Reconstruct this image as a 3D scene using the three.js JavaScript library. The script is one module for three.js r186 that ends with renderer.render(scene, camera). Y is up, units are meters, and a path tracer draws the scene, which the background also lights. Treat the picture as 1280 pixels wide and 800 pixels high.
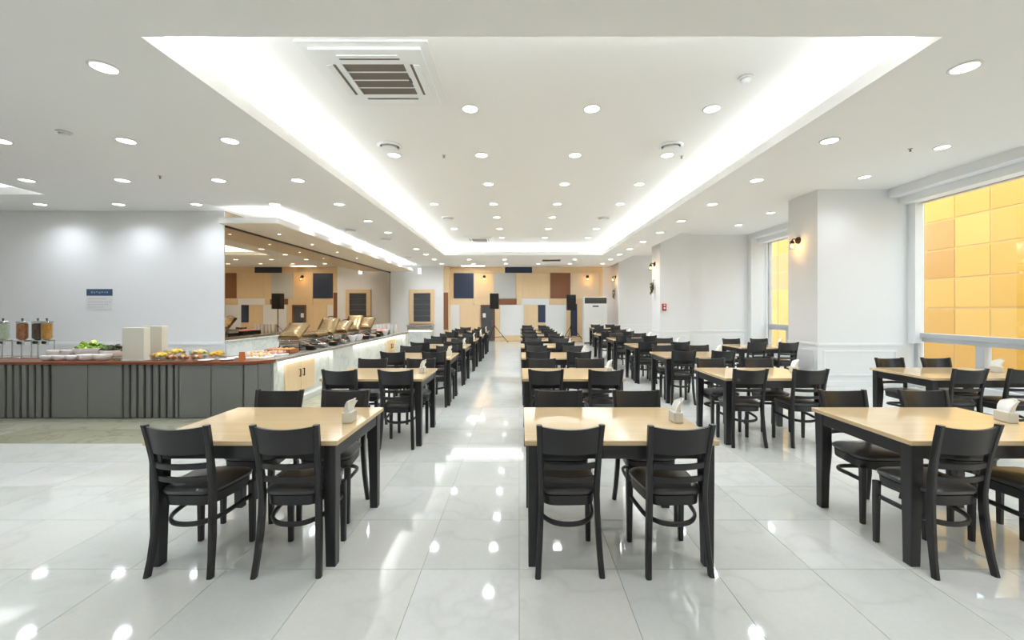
import * as THREE from 'three';
import { mergeGeometries, mergeVertices, toCreasedNormals } from 'three/addons/utils/BufferGeometryUtils.js';
import { RoundedBoxGeometry } from 'three/addons/geometries/RoundedBoxGeometry.js';
import { RectAreaLightUniformsLib } from 'three/addons/lights/RectAreaLightUniformsLib.js';

// ------------------------------------------------------------------ camera, sky, sun, exposure
// Metres, y up. Depth D runs away from the camera: three's z = -D.
const scene = new THREE.Scene();
const F = 522, EYE = 1.53;
const camera = new THREE.PerspectiveCamera(2 * Math.atan(400 / F) * 180 / Math.PI, 1.6, 0.05, 120);
camera.position.set(0, EYE, 0);
camera.lookAt(0, EYE, -10);
camera.setViewOffset(1280, 800, -9, 14, 1280, 800);
camera.updateProjectionMatrix();
scene.background = new THREE.Color().setRGB(0.74, 0.88, 1.0);
scene.backgroundIntensity = 4.6;
const renderer = new THREE.WebGLRenderer({ antialias: true });
renderer.toneMapping = THREE.LinearToneMapping;
renderer.toneMappingExposure = 1.24;
renderer.shadowMap.enabled = true;
RectAreaLightUniformsLib.init();
const SPOT = 4.8, STRIP = 44, BUFFET_LED = 14;
const sun = new THREE.DirectionalLight(0xfff1dc, 1.0);
sun.position.set(-16, 26, -4); sun.target.position.set(13, 0, -12);
sun.castShadow = true;
Object.assign(sun.shadow.camera, { left: -25, right: 25, top: 25, bottom: -25, near: 1, far: 90 });
sun.shadow.mapSize.set(2048, 2048);
scene.add(sun, sun.target);

// ------------------------------------------------------------------ helpers
let seed = 7;
const rnd = () => { seed = (seed * 1664525 + 1013904223) >>> 0; return seed / 4294967296; };
const jit = (a) => (rnd() * 2 - 1) * a;
const names = new Map();
function numbered(n) { const k = names.get(n) ?? 0; names.set(n, k + 1); return k ? `${n}_${String(k).padStart(3, '0')}` : n; }
const V = (x, y, z) => new THREE.Vector3(x, y, z);
// box by bounds: X, Y, depth
function B(x0, x1, y0, y1, d0, d1) {
  const g = new THREE.BoxGeometry(Math.abs(x1 - x0), Math.abs(y1 - y0), Math.abs(d1 - d0));
  g.translate((x0 + x1) / 2, (y0 + y1) / 2, -(d0 + d1) / 2);
  return metricUV(g);
}
// rounded box by bounds
function RB(x0, x1, y0, y1, d0, d1, r = 0.006, s = 2) {
  const g = new RoundedBoxGeometry(Math.abs(x1 - x0), Math.abs(y1 - y0), Math.abs(d1 - d0), s, r);
  g.translate((x0 + x1) / 2, (y0 + y1) / 2, -(d0 + d1) / 2);
  return metricUV(g);
}
// uv in metres from the dominant axis of each normal
function metricUV(g, ou = 0, ov = 0) {
  const p = g.attributes.position, n = g.attributes.normal, uv = new Float32Array(p.count * 2);
  for (let i = 0; i < p.count; i++) {
    const ax = Math.abs(n.getX(i)), ay = Math.abs(n.getY(i)), az = Math.abs(n.getZ(i));
    let u, v;
    if (ay >= ax && ay >= az) { u = p.getX(i); v = p.getZ(i); }
    else if (ax >= az) { u = p.getZ(i); v = p.getY(i); }
    else { u = p.getX(i); v = p.getY(i); }
    uv[2 * i] = u + ou; uv[2 * i + 1] = v + ov;
  }
  g.setAttribute('uv', new THREE.BufferAttribute(uv, 2));
  return g;
}
function merge(list) {
  const a = list.map((g) => { const h = g.index ? g.toNonIndexed() : g.clone(); for (const k of Object.keys(h.attributes)) if (!['position', 'normal', 'uv'].includes(k)) h.deleteAttribute(k); if (!h.attributes.uv) metricUV(h); return h; });
  return a.length === 1 ? a[0] : mergeGeometries(a, false);
}
function mesh(name, geo, mat, parent) {
  const m = new THREE.Mesh(Array.isArray(geo) ? merge(geo) : geo, mat);
  m.name = parent === scene || !parent ? numbered(name) : name;
  m.castShadow = m.receiveShadow = true;
  (parent ?? scene).add(m);
  return m;
}
function tag(o, label, category, group) { o.userData.label = label; o.userData.category = category; if (group) o.userData.group = group; return o; }
function thing(name, label, category, [x, y, d] = [0, 0, 0], turn = 0, group) {
  const o = new THREE.Group(); o.name = numbered(name); scene.add(o);
  o.position.set(x, y, -d); o.rotation.y = turn;
  return tag(o, label, category, group);
}
// part given in world coordinates under an unturned thing
function wpart(t, name, geo, mat, parent) {
  const g = Array.isArray(geo) ? merge(geo) : geo;
  g.translate(-t.position.x, -t.position.y, -t.position.z);
  return mesh(name, g, mat, parent ?? t);
}
function struct(name, geo, mat, label) { const m = mesh(name, geo, mat, scene); m.userData.kind = 'structure'; if (label) m.userData.label = label; return m; }
function dup(root, [x, y, d], turn, label, group) {
  const r = root.clone(); r.name = numbered(root.userData.base); scene.add(r);
  r.userData = { ...root.userData }; r.position.set(x, y, -d); r.rotation.y = turn;
  if (label) r.userData.label = label; if (group) r.userData.group = group;
  return r;
}
// loft of chamfered rectangles standing up: [y, cx, cz, w, d]
function post(secs, ch = 0.2) {
  const pos = [], idx = [], N = 8;
  for (const [y, cx, cz, w, d] of secs) {
    const a = w / 2, b = d / 2, c = Math.min(w, d) * ch;
    for (const [px, pz] of [[a, b - c], [a - c, b], [-a + c, b], [-a, b - c], [-a, -b + c], [-a + c, -b], [a - c, -b], [a, -b + c]]) pos.push(cx + px, y, cz + pz);
  }
  for (let s = 0; s + 1 < secs.length; s++) for (let i = 0; i < N; i++) {
    const p = s * N + i, q = s * N + (i + 1) % N;
    idx.push(p, p + N, q, q, p + N, q + N);
  }
  const cap = (s, up) => { for (let i = 1; i < N - 1; i++) { const o = s * N; up ? idx.push(o, o + i + 1, o + i) : idx.push(o, o + i, o + i + 1); } };
  cap(0, secs[0][0] > secs[secs.length - 1][0]); cap(secs.length - 1, secs[0][0] < secs[secs.length - 1][0]);
  let g = new THREE.BufferGeometry();
  g.setAttribute('position', new THREE.Float32BufferAttribute(pos, 3)); g.setIndex(idx);
  if (secs[0][0] > secs[secs.length - 1][0]) { const k = g.index.array; for (let i = 0; i < k.length; i += 3) { const t = k[i]; k[i] = k[i + 1]; k[i + 1] = t; } }
  g = toCreasedNormals(g, 0.6);
  return metricUV(g);
}
// stack of closed rings (arrays of [x,z]) at heights, capped top and bottom
function rings(list) {
  const N = list[0].pts.length, pos = [], idx = [];
  for (const { y, pts, dome } of list) pts.forEach(([x, z], i) => pos.push(x, y + (dome ? dome(x, z) : 0), z));
  for (let s = 0; s + 1 < list.length; s++) for (let i = 0; i < N; i++) {
    const p = s * N + i, q = s * N + (i + 1) % N;
    idx.push(p, p + N, q, q, p + N, q + N);
  }
  for (const [s, up] of [[0, false], [list.length - 1, true]]) {
    const c = pos.length / 3; let sx = 0, sz = 0; list[s].pts.forEach(([x, z]) => { sx += x; sz += z; });
    sx /= N; sz /= N; pos.push(sx, list[s].y + (list[s].dome ? list[s].dome(sx, sz) : 0), sz);
    for (let i = 0; i < N; i++) { const p = s * N + i, q = s * N + (i + 1) % N; up ? idx.push(c, q, p) : idx.push(c, p, q); }
  }
  let g = new THREE.BufferGeometry();
  g.setAttribute('position', new THREE.Float32BufferAttribute(pos, 3)); g.setIndex(idx);
  g = toCreasedNormals(g, 0.7);
  return metricUV(g);
}
const tube = (pts, r, seg = 16, rad = 6, closed = false) => new THREE.TubeGeometry(new THREE.CatmullRomCurve3(pts.map((p) => V(...p)), closed), seg, r, rad, closed);
const rod = (a, b, r, rad = 8) => { const A = V(...a), C = V(...b), g = new THREE.CylinderGeometry(r, r, A.distanceTo(C), rad); g.applyQuaternion(new THREE.Quaternion().setFromUnitVectors(V(0, 1, 0), C.clone().sub(A).normalize())); g.translate((A.x + C.x) / 2, (A.y + C.y) / 2, (A.z + C.z) / 2); return g; };
const lathe = (pts, seg = 24) => new THREE.LatheGeometry(pts.map(([x, y]) => new THREE.Vector2(x, y)), seg);

// ------------------------------------------------------------------ textures
function noiseField(n, oct, sd) {           // tileable value noise, 0..1
  const out = new Float32Array(n * n); let amp = 1, tot = 0;
  let s = sd >>> 0; const r = () => { s = (s * 1664525 + 1013904223) >>> 0; return s / 4294967296; };
  for (const c of oct) {
    const cy = Array.isArray(c) ? c[1] : c, cx = Array.isArray(c) ? c[0] : c;
    const grid = new Float32Array(cx * cy).map(() => r());
    for (let y = 0; y < n; y++) for (let x = 0; x < n; x++) {
      const fx = x / n * cx, fy = y / n * cy, ix = fx | 0, iy = fy | 0; let tx = fx - ix, ty = fy - iy;
      tx = tx * tx * (3 - 2 * tx); ty = ty * ty * (3 - 2 * ty);
      const g = (a, b) => grid[(b % cy) * cx + (a % cx)];
      out[y * n + x] += amp * ((g(ix, iy) * (1 - tx) + g(ix + 1, iy) * tx) * (1 - ty) + (g(ix, iy + 1) * (1 - tx) + g(ix + 1, iy + 1) * tx) * ty);
    }
    tot += amp; amp *= 0.6;
  }
  return out.map((v) => v / tot);
}
function texture(n, f, size, srgb = true) {   // f(i, x, y) -> [r,g,b] 0..255 ; size in metres
  const a = new Uint8Array(n * n * 4);
  for (let y = 0; y < n; y++) for (let x = 0; x < n; x++) { const i = y * n + x, c = f(i, x, y); a[4 * i] = c[0]; a[4 * i + 1] = c[1]; a[4 * i + 2] = c[2]; a[4 * i + 3] = 255; }
  const t = new THREE.DataTexture(a, n, n); t.wrapS = t.wrapT = THREE.RepeatWrapping; t.magFilter = THREE.LinearFilter; t.minFilter = THREE.LinearMipmapLinearFilter; t.generateMipmaps = true;
  if (srgb) t.colorSpace = THREE.SRGBColorSpace;
  t.repeat.set(1 / size, 1 / size); t.needsUpdate = true; return t;
}
const clampb = (v) => Math.max(0, Math.min(255, v));
const mixc = (a, b, t) => [0, 1, 2].map((k) => clampb(a[k] + (b[k] - a[k]) * t));
function marbleTex(base, vein, cloud, sd, size, n = 512, strength = 1) {
  const A = noiseField(n, [[3, 5], [7, 11], 17, 37], sd), C = noiseField(n, [2, 5, 11], sd + 9), G = noiseField(n, [128, 256], sd + 3);
  return texture(n, (i) => {
    const ridge = Math.pow(1 - Math.min(1, Math.abs(A[i] - 0.5) * 9), 3);
    let c = mixc(base, cloud, Math.min(1, Math.max(0, (C[i] - 0.35) * 2.2)));
    c = mixc(c, vein, ridge * 0.55 * strength);
    const g = (G[i] - 0.5) * 5; return c.map((v) => clampb(v + g));
  }, size);
}
const texTile = marbleTex([219, 220, 216], [199, 201, 196], [208, 210, 205], 11, 2.3, 1024, 0.8);
const texBorder = marbleTex([190, 188, 168], [158, 156, 136], [174, 172, 152], 23, 1.4, 512, 1.3);
const texCounter = marbleTex([228, 231, 226], [190, 200, 190], [216, 221, 214], 31, 1.6, 512, 1.0);
const texGranite = marbleTex([166, 162, 152], [128, 124, 116], [150, 146, 136], 47, 0.7, 512, 1.0);
function woodTex(a, b, sd, size, along = 'y', n = 512) {
  const [s1, s2] = along === 'y' ? [[40, 2], [120, 5]] : [[2, 40], [5, 120]];
  const A = noiseField(n, [s1, s2], sd), C = noiseField(n, [3, 7], sd + 5);
  return texture(n, (i) => mixc(a, b, Math.min(1, Math.max(0, 0.65 * A[i] + 0.5 * C[i] - 0.1))), size);
}
const texPanel = woodTex([238, 212, 172], [228, 198, 154], 5, 1.6);
const texLaminate = woodTex([226, 200, 158], [214, 186, 142], 8, 1.1, 'x');
const texTop = woodTex([140, 74, 42], [112, 54, 28], 14, 0.9, 'x');
const texPlaster = (() => { const A = noiseField(512, [9, 40, 150], 3); return texture(512, (i) => { const v = 128 + (A[i] - 0.5) * 120; return [v, v, v]; }, 1.2, false); })();

// ------------------------------------------------------------------ materials
const std = (c, r = 0.6, o = {}) => new THREE.MeshStandardMaterial({ color: c, roughness: r, metalness: 0, ...o });
const phys = (o) => new THREE.MeshPhysicalMaterial(o);
const M = {
  ceiling: std(0xf1f1ee, 0.9, { bumpMap: texPlaster, bumpScale: 0.0004 }),
  wall: std(0xeeefef, 0.85, { bumpMap: texPlaster, bumpScale: 0.0006 }),
  trim: std(0xf2f3f3, 0.5),
  tiles: ['#ffffff', '#f8f9f7', '#fbfaf6', '#f4f5f3'].map((c) => std(c, 0.05, { map: texTile })),
  border: ['#ffffff', '#f2f2ec', '#e9e9e0'].map((c) => std(c, 0.1, { map: texBorder })),
  grout: std(0x9b9a92, 0.85),
  marble: std(0xffffff, 0.16, { map: texCounter }),
  granite: std(0xffffff, 0.2, { map: texGranite }),
  wood: std(0xffffff, 0.5, { map: texPanel }),
  laminate: std(0xffffff, 0.11, { map: texLaminate }),
  counterTop: std(0xffffff, 0.3, { map: texTop }),
  black: std(0x242426, 0.36),
  vinyl: phys({ color: 0x353538, roughness: 0.34, clearcoat: 0.5, clearcoatRoughness: 0.3 }),
  mirror: std(new THREE.Color().setRGB(0.60, 0.49, 0.37), 0.015, { metalness: 1 }),
  steel: std(0xc9c9c6, 0.2, { metalness: 1 }),
  bronzeLid: std(0x9c8562, 0.27, { metalness: 1 }),
  darkMetal: std(0x2b2a2a, 0.4, { metalness: 0.6 }),
  bronze: std(0x4a3626, 0.4, { metalness: 0.7 }),
  frame: std(0xc4c7ca, 0.4, { metalness: 0.3 }),
  glass: phys({ color: 0xffffff, roughness: 0.0, transmission: 1, thickness: 0, ior: 1.5 }),
  clear: phys({ color: 0xf4f8f6, roughness: 0.03, transmission: 1, thickness: 0, ior: 1.45 }),
  led: std(0xffffff, 0.5, { emissive: 0xf6fbff, emissiveIntensity: 3 }),
  lamp: std(0xffffff, 0.5, { emissive: 0xfffaf0, emissiveIntensity: 7 }),
  bulb: std(0xfff0d8, 0.5, { emissive: 0xffc070, emissiveIntensity: 9 }),
  panelDark: std(0x777875, 0.32),
  panelGroove: std(0x38393a, 0.6),
  white: std(0xf0f0ec, 0.45),
  porcelain: std(0xf7f7f5, 0.4),
  cream: std(0xdcdacb, 0.5),
  navy: std(0x2c3850, 0.5),
  brown: std(0x8a5a3c, 0.5),
  grayPanel: std(0xc9ccca, 0.5),
  whitePanel: std(0xeceeee, 0.4),
  beigePanel: std(0xe9d6ba, 0.5),
  plasticWhite: std(0xeceeec, 0.4),
  grille: std(0x6f675d, 0.7),
  darkGray: std(0x4c5054, 0.5),
  speaker: std(0x1a1a1b, 0.55),
  steelPaper: std(0xb9b7ae, 0.3, { metalness: 0.8 }),
  holder: std(0xd9d6c9, 0.4),
  tissue: std(0xf4f4ee, 0.95, { side: THREE.DoubleSide }),
  red: std(0xb02438, 0.4),
  exit: std(0xffffff, 0.5, { emissive: 0xe8f4ff, emissiveIntensity: 4 }),
};

// ------------------------------------------------------------------ setting: floor of separate tiles
const ROOM = { x0: -11, x1: 7.84, d0: -3, d1: 19.8 };
const LOW = 3.51, LIP = 3.64, HIGH = 3.90;
{
  const floor = struct('floor', B(ROOM.x0 - 0.2, ROOM.x1 + 0.3, -0.15, -0.0035, ROOM.d0 - 0.2, ROOM.d1 + 0.3), M.grout);
  const T = 0.572, D0 = 2.454, J = 0.0016, rest = [];
  const restB = [];
  for (let j = -10; j <= 30; j++) for (let i = -20; i <= 13; i++) {
    const xa = Math.max(i * T, ROOM.x0), xb = Math.min((i + 1) * T, ROOM.x1), da = Math.max(D0 + j * T, ROOM.d0), db = Math.min(D0 + (j + 1) * T, ROOM.d1);
    if (xb - xa < 0.02 || db - da < 0.02) continue;
    const isB = xb < -2.8 && da > 4.7 && !(xb < -3.5 && da > 5.85);
    const g = B(xa + J, xb - J, -0.012, 0, da + J, db - J);
    const k = Math.floor(rnd() * 4), ou = rnd() * 2, ov = rnd() * 2;
    metricUV(g, ou, ov);
    const near = Math.max(da, 1.6);
    const seen = db > 2.0 && da < 6.9 && xb > -1.28 * db - 0.2 && xa < 1.24 * db + 0.2 && !(xb < -3.7 && da > 5.85);
    if (seen) mesh('tile', g, isB ? M.border[k % 3] : M.tiles[k], floor);
    else (isB ? restB : rest).push(g);
  }
  const r = mesh('tile', rest, M.tiles[1], floor); r.userData.kind = 'stuff';
  if (restB.length) { const q = mesh('border_tile', restB, M.border[1], floor); q.userData.kind = 'stuff'; }
}
// ------------------------------------------------------------------ ceilings
const COVE = { x0: -2.755, x1: 3.085, d0: 3.04, d1: 15.4 };
const COVE2 = { x0: -10.6, x1: -8.2, d0: 1.5, d1: 7.23 };
const BAY = { x0: 4.235, x1: 7.84, d0: 5.07, d1: 19.8 };
{
  const sh = new THREE.Shape([[ROOM.x0, ROOM.d0], [ROOM.x1, ROOM.d0], [ROOM.x1, BAY.d0], [BAY.x0, BAY.d0], [BAY.x0, ROOM.d1], [ROOM.x0, ROOM.d1]].map(([x, d]) => new THREE.Vector2(x, d)));
  for (const c of [COVE, COVE2]) sh.holes.push(new THREE.Path([[c.x0, c.d0], [c.x0, c.d1], [c.x1, c.d1], [c.x1, c.d0]].map(([x, d]) => new THREE.Vector2(x, d))));
  const g = new THREE.ExtrudeGeometry(sh, { depth: LIP - LOW, bevelEnabled: false });
  g.rotateX(-Math.PI / 2); g.translate(0, LOW, 0);
  struct('ceiling', metricUV(g), M.ceiling);
  struct('ceiling', B(ROOM.x0 - 0.2, ROOM.x1 + 0.3, HIGH, HIGH + 0.2, ROOM.d0 - 0.2, ROOM.d1 + 0.3), M.ceiling);
  const o = 0.26, side = [];
  for (const c of [COVE, COVE2]) side.push(B(c.x0 - o - 0.05, c.x0 - o, LIP, HIGH, c.d0 - o, c.d1 + o), B(c.x1 + o, c.x1 + o + 0.05, LIP, HIGH, c.d0 - o, c.d1 + o), B(c.x0 - o, c.x1 + o, LIP, HIGH, c.d0 - o - 0.05, c.d0 - o), B(c.x0 - o, c.x1 + o, LIP, HIGH, c.d1 + o, c.d1 + o + 0.05));
  side.push(B(BAY.x0 - 0.1, BAY.x0, LIP, HIGH, BAY.d0, BAY.d1), B(BAY.x0 - 0.1, BAY.x1, LIP, HIGH, BAY.d0 - 0.1, BAY.d0));
  struct('trim_1', side, M.ceiling);
}
function stripLight(parentName, label, group, x0, x1, d0, d1, y, dir, width = 0.05, power = STRIP) {
  const t = thing(parentName, label, 'light', [(x0 + x1) / 2, y, (d0 + d1) / 2], 0, group);
  const alongX = Math.abs(x1 - x0) > Math.abs(d1 - d0), L = alongX ? x1 - x0 : d1 - d0;
  mesh('channel', new THREE.BoxGeometry(alongX ? L : width, 0.02, alongX ? width : L).translate(0, 0.01, 0), M.trim, t);
  mesh('led_strip', new THREE.BoxGeometry(alongX ? L : width * 0.6, 0.006, alongX ? width * 0.6 : L).translate(0, dir > 0 ? 0.023 : -0.003, 0), M.led, t);
  const l = new THREE.RectAreaLight(0xf7fbff, power, alongX ? L : width, alongX ? width : L);
  l.name = 'strip_light'; l.position.set(0, dir > 0 ? 0.03 : -0.012, 0); l.rotation.x = dir > 0 ? Math.PI / 2 : -Math.PI / 2;
  t.add(l);
}
for (const [c, who] of [[COVE, 'raised main ceiling'], [COVE2, 'small buffet recess']]) {
  const q = 0.13, PW = c === COVE ? STRIP : STRIP * 0.4, G = c === COVE ? 'cove lights round the main ceiling' : 'cove lights of the small ceiling recess';
  stripLight('cove_light', `hidden white cove strip light along the buffet side of the ${who}`, G, c.x0 - q, c.x0 - q, c.d0, c.d1, LIP, 1, 0.05, PW);
  stripLight('cove_light', `hidden white cove strip light along the window side of the ${who}`, G, c.x1 + q, c.x1 + q, c.d0, c.d1, LIP, 1, 0.05, PW);
  stripLight('cove_light', `hidden white cove strip light at panelled-wall end of the ${who}`, G, c.x0, c.x1, c.d1 + q, c.d1 + q, LIP, 1, 0.05, PW);
  stripLight('cove_light', `hidden white cove strip light opposite panelled-wall end of the ${who}`, G, c.x0, c.x1, c.d0 - q, c.d0 - q, LIP, 1, 0.05, PW);
}
// ------------------------------------------------------------------ walls
const MX = -5.95;                                  // mirror plane
{
  struct('wall_rear', B(ROOM.x0 - 0.2, ROOM.x1 + 0.3, 0, HIGH, ROOM.d0 - 0.2, ROOM.d0), M.wall);
  struct('wall_left', B(ROOM.x0 - 0.2, ROOM.x0, 0, HIGH, ROOM.d0, 8.6), M.wall);
  const wb = struct('wall_buffet', B(ROOM.x0, MX - 0.02, 0, HIGH, 8.45, 8.6), M.wall, 'plain white wall behind the buffet counter');
  const rail = mesh('chair_rail', [B(ROOM.x0, MX - 0.02, 0.80, 0.84, 8.425, 8.45), B(ROOM.x0, MX - 0.02, 0.84, 0.86, 8.435, 8.45)], M.trim, wb);
  const wm = struct('wall_mirror', B(MX - 0.2, MX - 0.02, 0, HIGH, 8.6, ROOM.d1), M.wall, 'wall that carries the bronze mirror');
  mesh('marble_dado', B(MX - 0.02, MX + 0.03, 0, 0.86, 8.46, 19.3), M.marble, wm);
  mesh('dado_ledge', RB(MX - 0.02, MX + 0.06, 0.86, 0.885, 8.46, 19.3, 0.004), M.marble, wm);
  const wh = struct('wall_hatch', B(MX, -3.51, 0, HIGH, 19.3, ROOM.d1 + 0.2), M.wall, 'white wall with the framed serving hatch');
  struct('wall_far', B(-3.51, ROOM.x1 + 0.3, 0, HIGH, ROOM.d1, ROOM.d1 + 0.2), M.wall, 'far wall');
}
// mirror of panels
{
  const t = thing('wall_mirror_glass', 'large bronze-tinted mirror covering the wall behind the buffet line', 'mirror', [MX, 0.885, 13.9]);
  const n = 6, a = 8.46, L = (19.3 - a) / n;
  for (let i = 0; i < n; i++) wpart(t, 'mirror_panel', B(MX - 0.02, MX - 0.008, 0.885, LOW, a + i * L + 0.001, a + (i + 1) * L - 0.001), M.mirror);
}
// ------------------------------------------------------------------ dropped soffit over the buffet
{
  const x0 = MX + 0.02, x1 = -4.77, d0 = 8.24, d1 = 18.8, t = struct('soffit', merge([B(x0, x1, 3.225, 3.245, d0, d1), B(x1 - 0.03, x1, 3.245, 3.33, d0, d1), B(x0, x1 - 0.03, 3.245, 3.33, d0, d0 + 0.03), B(x0, x1 - 0.03, 3.245, 3.33, d1 - 0.03, d1)]), M.ceiling, 'dropped white soffit with glowing edge along the mirror');
  t.name = 'trim_2';
  mesh('soffit_board', B(x0 + 0.004, x1 - 0.02, 3.215, 3.225, d0 + 0.02, d1 - 0.02), std(0xf0e0c6, 0.7), t);
  mesh('edge_channel', B(MX - 0.006, x0, 3.185, 3.235, 8.47, 19.28), M.bronze, t);
  mesh('hanger', [0, 1, 2, 3].map((i) => rod([x0 + 0.5, 3.245, -(d0 + 1 + i * 2.9)], [x0 + 0.5, LOW, -(d0 + 1 + i * 2.9)], 0.008)), M.darkMetal, t);
  const G = 'soffit edge lights', lab = 'white strip light lying along the edge of the dropped soffit';
  stripLight('soffit_light', lab, G, x1 - 0.1, x1 - 0.1, d0 + 0.1, d1 - 0.1, 3.25, 1, 0.05, STRIP * 0.8);
  stripLight('soffit_light', lab, G, x0 + 0.3, x1 - 0.2, d0 + 0.1, d0 + 0.1, 3.25, 1, 0.05, STRIP * 0.8);
}
// ------------------------------------------------------------------ pillars and window side
function wainscot(parent, faces) {      // faces: ['front', x0, x1, d] or ['left', d0, d1, x]
  const rail = [], frames = [], base = [];
  for (const [k, a, b, c] of faces) {
    const bar = (u0, u1, y0, y1, t) => k === 'front' ? B(u0, u1, y0, y1, c - t, c) : B(c - t, c, y0, y1, u0, u1);
    rail.push(bar(a - (k === 'front' ? 0.0 : 0), b, 0.80, 0.835, 0.022), bar(a, b, 0.835, 0.85, 0.012));
    base.push(bar(a, b, 0, 0.09, 0.014));
    if (b - a > 0.45) {
      const m = 0.12, f = 0.028, y0 = 0.2, y1 = 0.70;
      frames.push([bar(a + m, b - m, y1 - f, y1, 0.012), bar(a + m, b - m, y0, y0 + f, 0.012), bar(a + m, a + m + f, y0 + f, y1 - f, 0.012), bar(b - m - f, b - m, y0 + f, y1 - f, 0.012)]);
    }
  }
  mesh('chair_rail', rail, M.trim, parent); mesh('baseboard', base, M.trim, parent);
  for (const f of frames) mesh('panel_moulding', f, M.trim, parent);
}
{
  const p1 = struct('wall_pillar', B(5.93, ROOM.x1 + 0.2, 0, HIGH, 8.3, 9.2), M.wall, 'white window pillar with chair rail and a bronze wall lamp');
  wainscot(p1, [['front', 5.93, 7.62, 8.3], ['left', 8.3, 9.2, 5.93]]);
  const p2 = struct('wall_pillar', merge([B(4.42, 5.35, 0, HIGH, 13.1, 13.9), B(5.35, ROOM.x1 + 0.2, 0, HIGH, 13.4, 13.9), B(7.34, ROOM.x1, 0, HIGH, 13.22, 13.4)]), M.wall, 'wide white pillar with a red alarm box');
  wainscot(p2, [['front', 4.42, 5.35, 13.1], ['left', 13.1, 13.9, 4.42], ['front', 5.37, 7.34, 13.4]]);
  const p3 = struct('wall_pillar', B(4.42, ROOM.x1 + 0.2, 0, HIGH, 18.6, ROOM.d1), M.wall, 'white pillar at the far corner beside the panelled wall');
  wainscot(p3, [['front', 4.42, 7.6, 18.6], ['left', 18.6, 19.8, 4.42]]);
}
let winNo = 1;
function windowRun(d0, d1, upper, lower) {
  const X = ROOM.x1, w = new THREE.Group(); w.name = `window_${winNo++}`; w.userData = { kind: 'structure', label: 'grey metal window looking out on an orange facade' }; scene.add(w);
  const f = 0.07, xo = X + 0.02, xi = X + 0.12, bars = [];
  const add = (n, g, m) => mesh(n, g, m, w);
  add('window_frame', [B(xo, xi, 3.60, 3.70, d0, d1), B(xo, xi, 0.18, 0.26, d0, d1), B(xo, xi, 0.26, 3.60, d0, d0 + f), B(xo, xi, 0.26, 3.60, d1 - f, d1)], M.frame);
  add('transom', [RB(xo - 0.05, xi, 0.97, 1.06, d0 + f, d1 - f, 0.008), B(xo, xi, 0.89, 0.97, d0 + f, d1 - f)], M.frame);
  for (const u of upper) add('mullion', RB(xo - 0.02, xi, 1.06, 3.60, u - 0.05, u + 0.05, 0.006), M.frame);
  for (const u of lower) add('mullion', RB(xo - 0.03, xi, 0.26, 0.89, u - 0.07, u + 0.07, 0.006), M.frame);
  const cuts = (list) => [d0 + f, ...list.flatMap((u) => [u, u]), d1 - f];
  for (const [list, y0, y1] of [[upper, 1.06, 3.60], [lower, 0.26, 0.89]]) { const c = cuts(list); for (let i = 0; i < c.length; i += 2) add('pane', B(xo + 0.045, xo + 0.053, y0, y1, c[i], c[i + 1]), M.glass); }
  const s = struct('wall_sill', B(X, X + 0.25, 0, 0.18, d0, d1), M.wall, 'low white wall under the window');
  struct('wall_header', B(X, X + 0.25, 3.70, HIGH, d0, d1), M.wall, 'short white wall above the window');
  mesh('sill_board', RB(X - 0.04, X + 0.2, 0.18, 0.2, d0, d1, 0.004), M.trim, s);
}
windowRun(ROOM.d0, 8.3, [-0.2, 2.6, 5.2], [-1.6, 0.2, 1.9, 3.6, 5.35, 7.1]);
windowRun(9.2, 13.22, [11.2], [10.2, 12.2]);
windowRun(13.9, 18.6, [16.2], [15.1, 17.2]);
struct('trim_3', merge([B(7.33, 7.80, 3.74, HIGH, ROOM.d0, 5.07 + 13.53), B(7.55, 7.80, 3.60, 3.74, ROOM.d0, 18.6)]), M.trim, 'stepped white curtain box above the windows');
struct('trim_4', B(7.72, 7.86, 0.86, 3.6, 8.14, 8.3), M.trim, 'white window jamb');

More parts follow.
